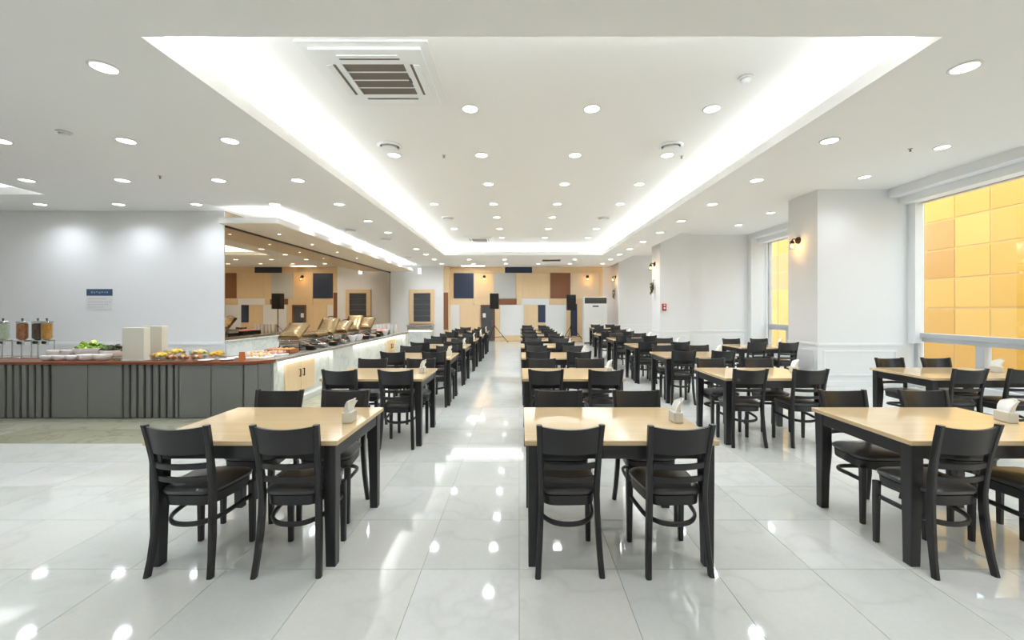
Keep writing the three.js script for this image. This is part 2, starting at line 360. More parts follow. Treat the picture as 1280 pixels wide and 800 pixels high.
// ------------------------------------------------------------------ panelled far wall
{
  const w = scene.getObjectByName('wall_far'), Z = ROOM.d1;
  const px = (u) => (480 + u / 4.267 - 649) * Z / F, py = (v) => Math.max(0, EYE - (300 + v / 4.267 - 386) * Z / F);
  const pan = (u0, v0, u1, v1, m, t = 0.03, n = 'wood_panel') => { const g = RB(px(u0) + 0.004, px(u1) - 0.004, py(v1) + 0.004, Math.min(LOW, py(v0)) - 0.004, Z - t, Z, 0.005, 1); metricUV(g, rnd() * 3, rnd() * 3); return mesh(n, g, m, w); };
  for (const [a, b] of [[352, 565], [565, 645], [790, 1030], [1030, 1165]]) pan(a, 132, b, 176, M.wood);
  pan(645, 132, 790, 176, M.navy, 0.04, 'navy_panel');
  pan(352, 176, 372, 312, M.wood); pan(372, 177, 478, 312, M.navy, 0.045, 'navy_panel'); pan(480, 176, 585, 312, M.wood); pan(585, 176, 702, 312, M.grayPanel, 0.035, 'grey_panel');
  pan(702, 176, 740, 312, M.wood); pan(740, 176, 886, 312, M.wood, 0.034); pan(886, 176, 994, 312, M.brown, 0.045, 'brown_panel'); pan(994, 176, 1148, 312, M.beigePanel, 0.03, 'beige_panel'); pan(1148, 176, 1165, 312, M.wood);
  pan(352, 312, 480, 346, M.wood); pan(480, 312, 612, 346, M.wood); pan(612, 314, 708, 345, M.brown, 0.04, 'brown_panel'); pan(708, 312, 735, 346, M.wood); pan(735, 312, 880, 346, M.whitePanel, 0.03, 'white_panel'); pan(880, 312, 1165, 346, M.wood);
  pan(352, 346, 404, 510, M.whitePanel, 0.035, 'white_panel'); pan(404, 346, 515, 510, M.wood); pan(590, 346, 619, 510, M.wood); pan(619, 346, 745, 510, M.whitePanel, 0.035, 'white_panel'); pan(745, 346, 821, 510, M.wood);
  pan(821, 346, 861, 440, M.navy, 0.04, 'navy_panel'); pan(821, 440, 861, 510, M.wood); pan(861, 346, 972, 510, M.whitePanel, 0.035, 'white_panel'); pan(972, 346, 995, 510, M.wood); pan(995, 340, 1030, 512, M.navy, 0.05, 'navy_panel'); pan(1030, 346, 1165, 510, M.wood);
  for (const [a, b] of [[352, 515], [590, 745], [745, 972], [972, 1165]]) pan(a, 510, b, 560, M.wood, 0.04);
  // wooden return beside the hatch wall
  const r = struct('wall_return', B(-3.51, -3.30, 0, LOW, 19.42, ROOM.d1), M.wall, 'narrow wooden return between hatch wall and panelled wall');
  for (const [y0, y1, m, n] of [[2.3, 3.50, M.wood, 'wood_panel'], [0.55, 2.29, M.brown, 'brown_panel'], [0, 0.54, M.wood, 'wood_panel']]) mesh(n, RB(-3.508, -3.29, y0 + 0.004, y1 - 0.004, 19.39, 19.42, 0.004, 1), m, r);
  mesh('wood_panel', RB(-3.30, -3.27, 0.004, 3.5, 19.39, 19.79, 0.004, 1), M.wood, r);
  // dark glazed door
  const dr = new THREE.Group(); dr.name = 'door_1'; dr.userData = { kind: 'structure', label: 'dark glazed door in the panelled wall' }; scene.add(dr);
  const x0 = px(516), x1 = px(589), yt = py(346);
  mesh('door_frame', [B(x0, x0 + 0.06, 0, yt, Z - 0.06, Z), B(x1 - 0.06, x1, 0, yt, Z - 0.06, Z), B(x0 + 0.06, x1 - 0.06, yt - 0.06, yt, Z - 0.06, Z)], M.brown, dr);
  mesh('door_leaf', B(x0 + 0.062, x1 - 0.062, 0.005, yt - 0.062, Z - 0.04, Z - 0.005), M.darkGray, dr);
  mesh('door_handle', rod([x1 - 0.11, 0.7, -(Z - 0.06)], [x1 - 0.11, 1.0, -(Z - 0.06)], 0.012), M.steel, dr);
  mesh('notice', B(x0 + 0.10, x0 + 0.24, 1.12, 1.32, Z - 0.046, Z - 0.0405), M.white, dr);
}
// serving hatch with its little counter
{
  const Z = 19.3, t = thing('serving_hatch', 'wood-framed dark serving hatch on the white far wall', 'hatch', [-4.5, 0.82, Z]);
  const x0 = -5.07, x1 = -3.92, y0 = 0.84, y1 = 2.42, f = 0.17;
  wpart(t, 'frame', [RB(x0, x1, y1 - f, y1, Z - 0.07, Z - 0.001, 0.006), RB(x0, x1, y0, y0 + 0.1, Z - 0.07, Z - 0.001, 0.006), RB(x0, x0 + f + 0.03, y0 + 0.1, y1 - f, Z - 0.07, Z - 0.001, 0.006), RB(x1 - f, x1, y0 + 0.1, y1 - f, Z - 0.07, Z - 0.001, 0.006)], M.wood);
  for (let i = 0; i < 5; i++) { const a = y0 + 0.1, h = (y1 - f - a) / 5; wpart(t, 'shutter_slat', RB(x0 + f + 0.03, x1 - f, a + i * h + 0.003, a + (i + 1) * h - 0.003, Z - 0.035, Z - 0.005, 0.004, 1), M.darkGray); }
  const c = thing('hatch_counter', 'small greenish marble counter with a light line below the serving hatch', 'counter', [-4.5, 0, 19.05]);
  wpart(c, 'body', B(-5.05, -3.95, 0, 0.50, 18.86, 19.28), M.marble);
  wpart(c, 'fascia', B(-5.05, -3.95, 0.56, 0.74, 18.84, 19.28), M.granite);
  wpart(c, 'recess', B(-5.03, -3.97, 0.50, 0.56, 18.95, 19.28), M.white);
  wpart(c, 'worktop', RB(-5.08, -3.92, 0.74, 0.79, 18.80, 19.285, 0.006), M.granite);
  wpart(c, 'led_strip', B(-5.0, -4.0, 0.545, 0.555, 18.87, 18.9), M.led);
  const l = new THREE.RectAreaLight(0xfff6e0, 14, 1.0, 0.03); l.name = 'strip_light'; l.position.set(0, 0.54, 0.165); l.rotation.x = -Math.PI / 2; c.add(l);
}
// ------------------------------------------------------------------ outdoors: ground and orange facade
{
  struct('ground', B(8.4, 40, -0.5, -0.3, -20, 45), std(0xb9b6ad, 0.9), 'pale paved ground outside the windows');
  const t = thing('orange_building', 'bright orange panelled building across from the windows', 'building', [13.5, -0.3, 12]);
  wpart(t, 'wall', B(13.06, 16, -0.3, 6.3, -8, 32), std(0xae8848, 0.8));
  const pm = [0xa97c1f, 0xac8024, 0xa6781b, 0xb0852e].map((c) => std(c, 0.6)), wm = std(0x9c6c10, 0.4);
  const pw = 0.95, ph = 0.9;
  for (let j = 0; j < 7; j++) for (let i = 0; i < 24; i++) {
    const a = 3 + i * pw, y = -0.25 + j * ph;
    const isW = (j === 3 || j === 4) && i % 4 > 1;
    wpart(t, isW ? 'window_panel' : 'facade_panel', B(13.045, 13.06, y + 0.03, y + ph - 0.03, a + 0.025, a + pw - 0.025), isW ? wm : pm[Math.floor(rnd() * 4)]);
  }
}

// ------------------------------------------------------------------ dining tables, chairs, napkin holders
function makeTable(W) {
  const t = thing('dining_table', '', 'table'); t.userData.base = 'dining_table';
  const Dp = 0.84, H = 0.755, a = W / 2, b = Dp / 2, lg = 0.075;
  mesh('tabletop', metricUV(new RoundedBoxGeometry(W, 0.03, Dp, 2, 0.005).translate(0, H - 0.015, 0)), M.laminate, t);
  const x = a - 0.02 - lg / 2, z = b - 0.02 - lg / 2;
  for (const sx of [-1, 1]) for (const sz of [-1, 1]) mesh('leg', post([[0, sx * (x + 0.006), sz * (z + 0.004), 0.058, 0.058], [0.25, sx * (x + 0.004), sz * (z + 0.003), 0.064, 0.064], [0.55, sx * x, sz * z, lg, lg], [H - 0.03, sx * x, sz * z, lg, lg]], 0.06), M.black, t);
  const ap = (w, d, px, pz) => new RoundedBoxGeometry(w, 0.085, d, 1, 0.004).translate(px, H - 0.03 - 0.0425, pz);
  for (const s of [-1, 1]) { mesh('apron', metricUV(ap(2 * x - lg, 0.025, 0, s * (z + 0.02))), M.black, t); mesh('apron', metricUV(ap(0.025, 2 * z - lg, s * (x + 0.02), 0)), M.black, t); }
  return t;
}
// chair: back towards +z, seat faces -z
function makeChair() {
  const t = thing('dining_chair', '', 'chair'); t.userData.base = 'dining_chair';
  const prof = [[0, 0.183, 0.222], [0.10, 0.176, 0.204], [0.22, 0.169, 0.188], [0.36, 0.163, 0.178], [0.46, 0.161, 0.176], [0.56, 0.163, 0.184], [0.68, 0.168, 0.202], [0.80, 0.174, 0.226], [0.875, 0.178, 0.244]];
  const at = (y, k) => { let i = 0; while (i < prof.length - 2 && prof[i + 1][0] < y) i++; const [p, q] = [prof[i], prof[i + 1]], s = (y - p[0]) / (q[0] - p[0]); return p[k] + (q[k] - p[k]) * s; };
  for (const s of [-1, 1]) mesh('back_post', post(prof.map(([y, x, z], i) => [y, s * x, z, 0.032, 0.036 + (i > 1 && i < 6 ? 0.008 : 0)]), 0.22), M.black, t);
  function slat(y0, y1, th, bow, sag = 0) {
    const n = 12, m = 4, pos = [], idx = [];
    for (let i = 0; i <= n; i++) for (let j = 0; j < 2 * (m + 1); j++) {
      const back = j > m, k = back ? 2 * m + 1 - j : j, u = -1 + 2 * i / n, ya = y0 + sag * 0.2 * (1 - u * u), yb = y1 - sag * (1 - u * u), y = ya + (yb - ya) * k / m;
      pos.push(u * (at(y, 1) - 0.006), y, at(y, 2) + bow * (1 - u * u) + (back ? th / 2 : -th / 2));
    }
    const R = 2 * (m + 1);
    for (let i = 0; i < n; i++) for (let j = 0; j < R; j++) { const p = i * R + j, q = i * R + (j + 1) % R; idx.push(p, p + R, q, q, p + R, q + R); }
    let g = new THREE.BufferGeometry(); g.setAttribute('position', new THREE.Float32BufferAttribute(pos, 3)); g.setIndex(idx); g = toCreasedNormals(g, 0.6);
    return metricUV(g);
  }
  mesh('top_slat', slat(0.705, 0.868, 0.018, 0.042, 0.012), M.black, t);
  mesh('back_slat', slat(0.615, 0.648, 0.016, 0.038), M.black, t);
  mesh('back_slat', slat(0.537, 0.568, 0.016, 0.034), M.black, t);
  const outline = (g) => { // rounded trapezoid, front wide (-z)
    const pts = [], n = 40;
    for (let i = 0; i < n; i++) { const a = i / n * 2 * Math.PI, c = Math.cos(a), s = Math.sin(a), e = 0.42, x = Math.sign(c) * Math.abs(c) ** e, z = Math.sign(s) * Math.abs(s) ** e, w = 0.196 - 0.034 * (z * 0.5 + 0.5) * 1.0; pts.push([x * (w + g), z * (0.185 + g) + 0.002]); }
    return pts.reverse();
  };
  const dome = (h) => (x, z) => h * Math.max(0, 1 - (x / 0.2) ** 2) * Math.max(0, 1 - (z / 0.2) ** 2);
  mesh('seat_frame', rings([{ y: 0.385, pts: outline(-0.02) }, { y: 0.388, pts: outline(-0.012) }, { y: 0.445, pts: outline(-0.008) }, { y: 0.449, pts: outline(-0.014) }]), M.black, t);
  mesh('seat_cushion', rings([{ y: 0.4495, pts: outline(-0.012) }, { y: 0.455, pts: outline(0) }, { y: 0.472, pts: outline(0.002) }, { y: 0.483, pts: outline(-0.008) }, { y: 0.488, pts: outline(-0.03), dome: dome(0.008) }, { y: 0.49, pts: outline(-0.07), dome: dome(0.014) }, { y: 0.491, pts: outline(-0.13), dome: dome(0.016) }]), M.vinyl, t);
  for (const s of [-1, 1]) mesh('front_leg', post([[0, s * 0.172, -0.158, 0.031, 0.031], [0.2, s * 0.172, -0.158, 0.036, 0.036], [0.40, s * 0.171, -0.156, 0.04, 0.04]], 0.18), M.black, t);
  const st = tube([[-0.17, 0.30, -0.155], [-0.165, 0.298, -0.02], [-0.145, 0.292, 0.10], [-0.085, 0.287, 0.165], [0, 0.285, 0.182], [0.085, 0.287, 0.165], [0.145, 0.292, 0.10], [0.165, 0.298, -0.02], [0.17, 0.30, -0.155]], 0.0105, 32, 8); st.translate(0, -0.29, 0); st.scale(1, 1.55, 1); st.translate(0, 0.29, 0);
  mesh('hoop_stretcher', metricUV(st), M.black, t);
  return t;
}
function makeHolder() {
  const t = thing('napkin_holder', '', 'napkin holder'); t.userData.base = 'napkin_holder';
  mesh('holder', metricUV(new RoundedBoxGeometry(0.065, 0.075, 0.11, 2, 0.01).translate(0, 0.0375, 0)), M.holder, t);
  // folded tissue standing out of the slot: a thin fan with waves
  const n = 8, m = 6, pos = [], idx = [];
  for (let side = 0; side < 2; side++) for (let j = 0; j <= m; j++) for (let i = 0; i <= n; i++) {
    const u = i / n * 2 - 1, v = j / m, spread = 0.042 + 0.026 * v;
    const h = 0.09 * v * (1 - 0.35 * (u < 0 ? -u : u * 0.3));
    pos.push(0.014 * Math.sin(u * 4 + 1) * v + 0.03 * v * v + (side ? 0.006 + 0.012 * (1 - v) : -0.006 - 0.012 * (1 - v)), 0.073 + h, u * spread);
  }
  const W = n + 1, S = W * (m + 1);
  for (let s = 0; s < 2; s++) for (let j = 0; j < m; j++) for (let i = 0; i < n; i++) { const p = s * S + j * W + i; s ? idx.push(p, p + W, p + 1, p + 1, p + W, p + W + 1) : idx.push(p, p + 1, p + W, p + 1, p + W + 1, p + W); }
  for (let i = 0; i < n; i++) { const p = m * W + i, q = p + S; idx.push(p, q, p + 1, p + 1, q, q + 1); }
  for (let j = 0; j < m; j++) for (const e of [0, n]) { const p = j * W + e, q = p + S; e ? idx.push(p, p + W, q, q, p + W, q + W) : idx.push(p, q, p + W, q, q + W, p + W); }
  const g = new THREE.BufferGeometry(); g.setAttribute('position', new THREE.Float32BufferAttribute(pos, 3)); g.setIndex(idx); g.computeVertexNormals();
  mesh('tissue', metricUV(g), M.tissue, t);
  return t;
}
const ORD = ['', 'first', 'second', 'third', 'fourth', 'fifth', 'sixth', 'seventh', 'eighth'];
const protoT = {}, proto = {};
const used = { chair: false, holder: false };
function placeTable(W, x, d, label, group) {
  const k = W.toFixed(3);
  if (!protoT[k]) { const t = protoT[k] = makeTable(W); t.position.set(x, 0, -d); tag(t, label, 'table', group); return t; }
  return dup(protoT[k], [x, 0, d], 0, label, group);
}
function place(kind, make, x, y, d, turn, label, group) {
  if (!proto[kind]) { const c = proto[kind] = make(); c.position.set(x, y, -d); c.rotation.y = turn; c.userData.label = label; c.userData.group = group; return c; }
  return dup(proto[kind], [x, y, d], turn, label, group);
}
let cs = 991; const cj = (a) => { cs = (cs * 1664525 + 1013904223) >>> 0; return (cs / 2147483648 - 1) * a; };
function setOf(row, order, cx, df, W, opts = {}) {
  const g = `dining tables of the ${row}`;
  placeTable(W, cx, df + 0.42, `beige-topped black dining table, ${order} from the panelled wall in the ${row}`, g);
  const dx = opts.dx ?? 0.315;
  for (const s of [-1, 1]) {
    const end = s < 0 ? 'buffet end' : 'window end';
    const k = s < 0 ? 0 : 1, j = opts.exact ? 0 : 1;
    place('chair', makeChair, opts.exact ? opts.exact[k] : cx + s * dx + cj(0.018), 0, df + 0.15 + j * cj(0.02), opts.yaw ? opts.yaw[k] : cj(0.05), `black ladder-back chair facing panelled wall, ${end}, ${order} table from it, ${row}`, `chairs of the ${row}`);
    place('chair', makeChair, opts.exact ? opts.exact[k + 2] : cx + s * dx + 0.02 + cj(0.02), 0, df + 0.69 + j * cj(0.02), Math.PI + cj(0.04), `black ladder-back chair backing onto panelled wall, ${end}, ${order} table from it, ${row}`, `chairs of the ${row}`);
  }
  place('holder', makeHolder, cx + W / 2 - 0.10, 0.755, df + 0.42, cj(0.15), `cream napkin holder with white tissue on ${order} table from panelled wall, ${row}`, `napkin holders of the ${row}`);
}
const TW = 1.145;
{
  const A = [2.45, 4.62, 6.55, 8.38, 10.25, 12.15, 14.1], Bq = [2.45, 4.62, 6.6, 8.5, 10.35, 12.2, 14.05, 15.9], C = [2.45, 4.66, 6.72, 8.55, 10.5, 12.5];
  A.forEach((d, i) => setOf('buffet-side row', ORD[A.length - i], -1.64, d, TW, i ? {} : { exact: [-1.935, -1.33, -1.94, -1.40], yaw: [-0.02, 0.02] }));
  Bq.forEach((d, i) => setOf('centre row', ORD[Bq.length - i], 0.605, d, TW, i ? {} : { exact: [0.285, 0.905, 0.32, 0.95], yaw: [0.02, 0.05] }));
  C.forEach((d, i) => setOf('pillar-side row', ORD[C.length + 1 - i], 2.30 + TW / 2 + (i > 1 ? 0.06 : 0), d, TW, i ? {} : { exact: [2.53, 3.16, 2.62, 3.26], yaw: [0.06, 0.0] }));
  setOf('pillar-side row', 'first', 3.5, 16.7, TW);
  setOf('window row', 'second', 5.28, 4.68, 1.3);
  setOf('window row', 'first', 5.0, 8.35, TW);
}

// ------------------------------------------------------------------ buffet counter, dark front part
const CT = 0.79;                                  // worktop height
{
  const t = thing('buffet_counter', 'dark grey fluted buffet counter with reddish wooden worktop', 'counter', [-6.3, 0, 6.2]);
  const D = 5.83, xr = -3.84, x0 = -9.2;
  const poly = (x, d) => new THREE.Vector2(x, d);
  const slab = (off, y0, y1) => { const s = new THREE.Shape([poly(x0, D - off), poly(xr + off * 0.4, D - off), poly(-3.60 + off, 6.05 - off * 0.4), poly(-3.60 + off, 6.12), poly(-4.48, 6.12), poly(-4.48, 6.6), poly(x0, 6.6)]); const g = new THREE.ExtrudeGeometry(s, { depth: y1 - y0, bevelEnabled: false }); g.rotateX(-Math.PI / 2); g.translate(0, y0, 0); return metricUV(g); };
  wpart(t, 'carcass', slab(-0.02, 0, CT - 0.035), M.panelGroove);
  wpart(t, 'worktop', slab(0.03, CT - 0.035, CT), M.counterTop);
  const px = (x) => (x - 649) * D / F;
  const plain = [[65, 110.5], [110.5, 153.5], [222.5, 264.5], [264.5, 304.5], [-70, -1]];
  for (const [a, b] of plain) wpart(t, 'panel', RB(px(a) + 0.006, px(b) - 0.006, 0.012, CT - 0.04, D - 0.012, D + 0.02, 0.004, 1), M.panelDark);
  for (const [a, n] of [[0, 7], [155, 8]]) for (let i = 0; i < n; i++) { const p = 9.1, u = a + i * p + (a ? 0.6 : 0.5); wpart(t, 'slat', RB(px(u), px(u + 5.9), 0.012, CT - 0.04, D - 0.012, D + 0.02, 0.006, 1), M.panelDark); }
  for (let i = 0; i < 12; i++) { const u = -260 + i * 15; wpart(t, 'slat', RB(px(u), px(u + 11), 0.012, CT - 0.04, D - 0.012, D + 0.02, 0.006, 1), M.panelDark); }
  // chamfered corner: two narrow panels
  const a = V(xr + 0.0, 0, -D), b = V(-3.60, 0, -6.05), L = a.distanceTo(b), yaw = Math.atan2(-(b.z - a.z), b.x - a.x);
  for (let i = 0; i < 2; i++) { const g = new RoundedBoxGeometry(L / 2 - 0.006, CT - 0.052, 0.03, 1, 0.004); metricUV(g); g.rotateY(yaw); const m = a.clone().lerp(b, 0.25 + 0.5 * i); g.translate(m.x, (CT - 0.04 + 0.012) / 2, m.z + 0.002); wpart(t, 'panel', g, M.panelDark); }
  wpart(t, 'end_panel', B(-3.625, -3.60, 0.012, CT - 0.04, 6.055, 6.12), M.panelDark);
}
// marble line along the mirror
{
  const t = thing('marble_counter', 'long white marble buffet counter lit under its grey stone worktop', 'counter', [-4.0, 0, 9.8]);
  const X = -3.60, xb = -4.45, d0 = 6.125, d1 = 13.5, rec = X - 0.09;
  wpart(t, 'carcass', B(xb, rec, 0.10, CT - 0.05, d0 + 0.02, d1 - 0.02), M.marble);
  wpart(t, 'plinth', RB(xb, X + 0.03, 0, 0.10, d0, d1, 0.006), M.marble);
  wpart(t, 'worktop', RB(xb - 0.02, X + 0.02, CT - 0.05, CT, d0, d1 + 0.02, 0.008), M.granite);
  for (const [a, b] of [[6.125, 6.22], [8.07, 9.06], [13.2, 13.5]]) wpart(t, 'pilaster', RB(rec, X, 0.10, CT - 0.05, a, b, 0.004), M.marble);
  for (const [a, b] of [[6.55, 7.49], [11.55, 12.4]]) {
    const m = (a + b) / 2;
    for (const [p, q, h] of [[a, m, m - 0.06], [m, b, m + 0.06]]) {
      const dr = wpart(t, 'cabinet_door', RB(rec, rec + 0.025, 0.16, 0.66, p + 0.003, q - 0.003, 0.004), M.wood);
      const hg = merge([rod([rec + 0.05, 0.40, -h], [rec + 0.05, 0.53, -h], 0.009), rod([rec + 0.02, 0.41, -h], [rec + 0.05, 0.41, -h], 0.006), rod([rec + 0.02, 0.52, -h], [rec + 0.05, 0.52, -h], 0.006)]);
      wpart(t, 'handle', hg, M.darkMetal, dr);
    }
  }
  for (const [a, b] of [[6.24, 8.05], [9.08, 13.18]]) {
    wpart(t, 'led_strip', B(rec + 0.01, rec + 0.035, CT - 0.062, CT - 0.052, a, b), M.led);
    const l = new THREE.RectAreaLight(0xfffdf2, BUFFET_LED, 0.03, b - a); l.name = 'strip_light'; l.rotation.x = -Math.PI / 2; l.position.set(rec + 0.045 + 4.0, CT - 0.066, -(a + b) / 2 + 9.8); t.add(l);
  }
}

// ------------------------------------------------------------------ food and serving ware
const bowlG = (r, h) => lathe([[0, 0], [r * 0.62, 0], [r * 0.66, 0.004], [r * 0.86, h * 0.3], [r * 0.96, h * 0.65], [r, h], [r - 0.006, h], [r * 0.92, h * 0.65], [r * 0.8, h * 0.3], [r * 0.6, 0.012], [0, 0.012]], 24);
const plateG = (r) => lathe([[0, 0], [r * 0.6, 0], [r, 0.018], [r - 0.004, 0.022], [r * 0.6, 0.008], [0, 0.007]], 28);
const leafMat = [0x9cc23a, 0xc2da5c, 0x7fae34, 0xdbe58a].map((c) => std(c, 0.6, { side: THREE.DoubleSide }));
const darkLeaf = [0x4e5a34, 0x6a6244, 0x3d4a2c, 0x7a6a58].map((c) => std(c, 0.6, { side: THREE.DoubleSide }));
function leafG(l, w, curl) {
  const n = 6, pos = [], idx = [];
  for (let i = 0; i <= n; i++) for (let j = 0; j <= 2; j++) { const u = i / n, v = j - 1, ww = w * Math.sin(Math.PI * Math.min(1, u * 0.9 + 0.08)) ** 0.7; pos.push(v * ww, curl * Math.sin(u * 2.6) + 0.25 * ww * v * v + 0.006 * Math.sin(u * 17 + v), u * l); }
  for (let i = 0; i < n; i++) for (let j = 0; j < 2; j++) { const p = i * 3 + j; idx.push(p, p + 3, p + 1, p + 1, p + 3, p + 4); }
  const g = new THREE.BufferGeometry(); g.setAttribute('position', new THREE.Float32BufferAttribute(pos, 3)); g.setIndex(idx); g.computeVertexNormals(); return metricUV(g);
}
const leafA = leafG(0.12, 0.042, 0.035), leafB = leafG(0.09, 0.03, 0.025);
function heap(t, n, r, y, h, geos, mats, name) {
  for (let i = 0; i < n; i++) {
    const m = mesh(name, geos[i % geos.length], mats[i % mats.length], t), a = rnd() * 6.28, q = Math.sqrt(rnd()) * r;
    m.position.set(Math.cos(a) * q, y + h * (1 - (q / r) ** 2) * (0.6 + 0.4 * rnd()), Math.sin(a) * q); m.rotation.set(jit(0.5), a + 1.57 + jit(1.2), jit(0.5));
  }
}
function lump(r, sd, flat = 0.8) { const g = mergeVertices(new THREE.IcosahedronGeometry(r, 1).deleteAttribute('uv').deleteAttribute('normal')), p = g.attributes.position; let s = sd; for (let i = 0; i < p.count; i++) { s = (s * 9301 + 49297) % 233280; const k = 0.85 + 0.3 * s / 233280; p.setXYZ(i, p.getX(i) * k, p.getY(i) * k * flat, p.getZ(i) * k); } g.computeVertexNormals(); return metricUV(g); }
const lumps = [lump(0.028, 3), lump(0.024, 77), lump(0.032, 190, 0.6)];
const yellow = [0xe8b93a, 0xf0cf5e, 0xdca42e, 0xf3dc8c].map((c) => std(c, 0.4));
const mixFood = [0xa86a3a, 0xc98f52, 0x7a4a2c, 0xd9c49a].map((c) => std(c, 0.5));
const pinkFood = [0xe0a890, 0xd88c78, 0xeccab8].map((c) => std(c, 0.5));
const atPx = (x, D) => (x - 649) * D / F;

// cereal dispensers
function dispenser(px, D, cols, label) {
  const t = thing('cereal_dispenser', label, 'dispenser', [atPx(px, D), CT, D], 0, 'cereal dispensers');
  const w = cols.length > 1 ? 0.28 : 0.18;
  mesh('base', metricUV(new RoundedBoxGeometry(w, 0.016, 0.22, 1, 0.006).translate(0, 0.008, 0)), M.steel, t);
  for (const s of [-1, 1]) mesh('stand_post', rod([s * (w / 2 - 0.015), 0.01, -0.05], [s * (w / 2 - 0.015), 0.26, -0.05], 0.008), M.steel, t);
  mesh('bracket', metricUV(new THREE.BoxGeometry(w, 0.02, 0.10).translate(0, 0.26, 0)), M.steel, t);
  cols.forEach((c, i) => {
    const x = cols.length > 1 ? (i - 0.5) * 0.135 : 0, r = 0.066;
    mesh('hopper', lathe([[0.02, 0.2], [0.03, 0.26], [r, 0.30], [r, 0.535], [r - 0.003, 0.535], [r - 0.003, 0.302], [0.027, 0.263], [0.017, 0.2]], 24).translate(x, 0, 0), M.clear, t);
    if (c) mesh('cereal', lathe([[0, 0.268], [0.02, 0.27], [r - 0.006, 0.306], [r - 0.006, 0.51], [r * 0.6, 0.522], [0, 0.526]], 20).translate(x, 0, 0), c, t);
    const lid = mesh('lid', lathe([[0, 0.536], [r + 0.004, 0.536], [r + 0.004, 0.55], [0.02, 0.562], [0, 0.562]], 24).translate(x, 0, 0), M.steel, t);
    mesh('knob', lathe([[0, 0.562], [0.008, 0.562], [0.014, 0.59], [0.009, 0.6], [0, 0.6]], 12).translate(x, 0, 0), M.darkGray, lid);
    mesh('dial', new THREE.CylinderGeometry(0.024, 0.024, 0.03, 14).rotateX(Math.PI / 2).translate(x, 0.235, 0.04), M.darkMetal, t);
  });
}
const grainTex = (a, b, sd) => { const N = noiseField(256, [24, 60, 120], sd); return texture(256, (i) => mixc(a, b, Math.max(0, Math.min(1, (N[i] - 0.3) * 2.5))), 0.5); };
const cereal = [std(0xffffff, 0.8, { map: grainTex([205, 130, 80], [170, 88, 48], 3) }), std(0xffffff, 0.8, { map: grainTex([96, 60, 34], [58, 32, 18], 7) }), std(0xffffff, 0.8, { map: grainTex([226, 160, 66], [190, 118, 36], 12) }), std(0xffffff, 0.8, { map: grainTex([226, 226, 206], [198, 200, 178], 19) })];
dispenser(4, 6.3, [cereal[3]], 'cereal dispenser filled with pale flakes at the end of the row');
dispenser(28, 6.25, [cereal[0]], 'single cereal dispenser filled with reddish orange cereal');
dispenser(53, 6.3, [cereal[1], cereal[2]], 'double cereal dispenser with dark brown and golden cereal');
// white bowls and salads
function bowl(px, D, r, h, label, group, y = CT) { const t = thing('serving_bowl', label, 'bowl', [atPx(px, D), y, D], 0, group); mesh('bowl', bowlG(r, h), M.porcelain, t); return t; }
[[60, 6.0], [75.5, 6.0], [91, 6.0]].forEach(([x, d]) => bowl(x, d, 0.085, 0.07, 'small empty white bowl beside the double cereal dispenser', 'small white bowls by the cereal'));
[[69, 6.28], [86, 6.3]].forEach(([x, d]) => bowl(x, d, 0.095, 0.12, `deeper white bowl behind the small bowls, ${x < 80 ? 'next to the cereal dispenser' : 'next to the lettuce'}`, 'deeper white bowls'));
{
  const b = bowl(113, 6.36, 0.19, 0.15, 'large white bowl heaped with bright green lettuce'); heap(b, 46, 0.10, 0.11, 0.10, [leafA, leafB], leafMat, 'lettuce_leaf');
  bowl(109, 6.0, 0.105, 0.085, 'white bowl standing before the lettuce bowl', 'white bowls before the lettuce'); bowl(128, 6.0, 0.105, 0.085, 'white bowl standing before the lettuce bowl', 'white bowls before the lettuce');
  const c = bowl(142, 6.3, 0.15, 0.12, 'white bowl heaped with dark mixed leaves'); heap(c, 34, 0.11, 0.09, 0.07, [leafB, leafA], darkLeaf, 'salad_leaf');
  const g = thing('glass_bowl', 'clear glass bowl of dressing before the dark leaves', 'bowl', [atPx(148, 6.0), CT, 6.0]); mesh('bowl', bowlG(0.085, 0.07), M.clear, g); mesh('dressing', lathe([[0, 0.016], [0.035, 0.018], [0.06, 0.035], [0, 0.037]], 20), mixFood[3], g);
}
// tall cream boxes
for (const [x, d, w, h, label] of [[170.5, 6.02, 0.31, 0.47, 'tall plain cream board stand on the counter edge'], [195, 6.34, 0.27, 0.48, 'tall plain cream board stand set behind the other']]) {
  const t = thing('board_stand', label, 'stand', [atPx(x, d), CT, d]);
  mesh('board', metricUV(new RoundedBoxGeometry(w, h - 0.012, 0.11, 2, 0.006).translate(0, h / 2 + 0.006, 0)), M.cream, t);
  mesh('foot', metricUV(new RoundedBoxGeometry(w + 0.02, 0.012, 0.14, 1, 0.004).translate(0, 0.006, 0)), M.white, t);
}
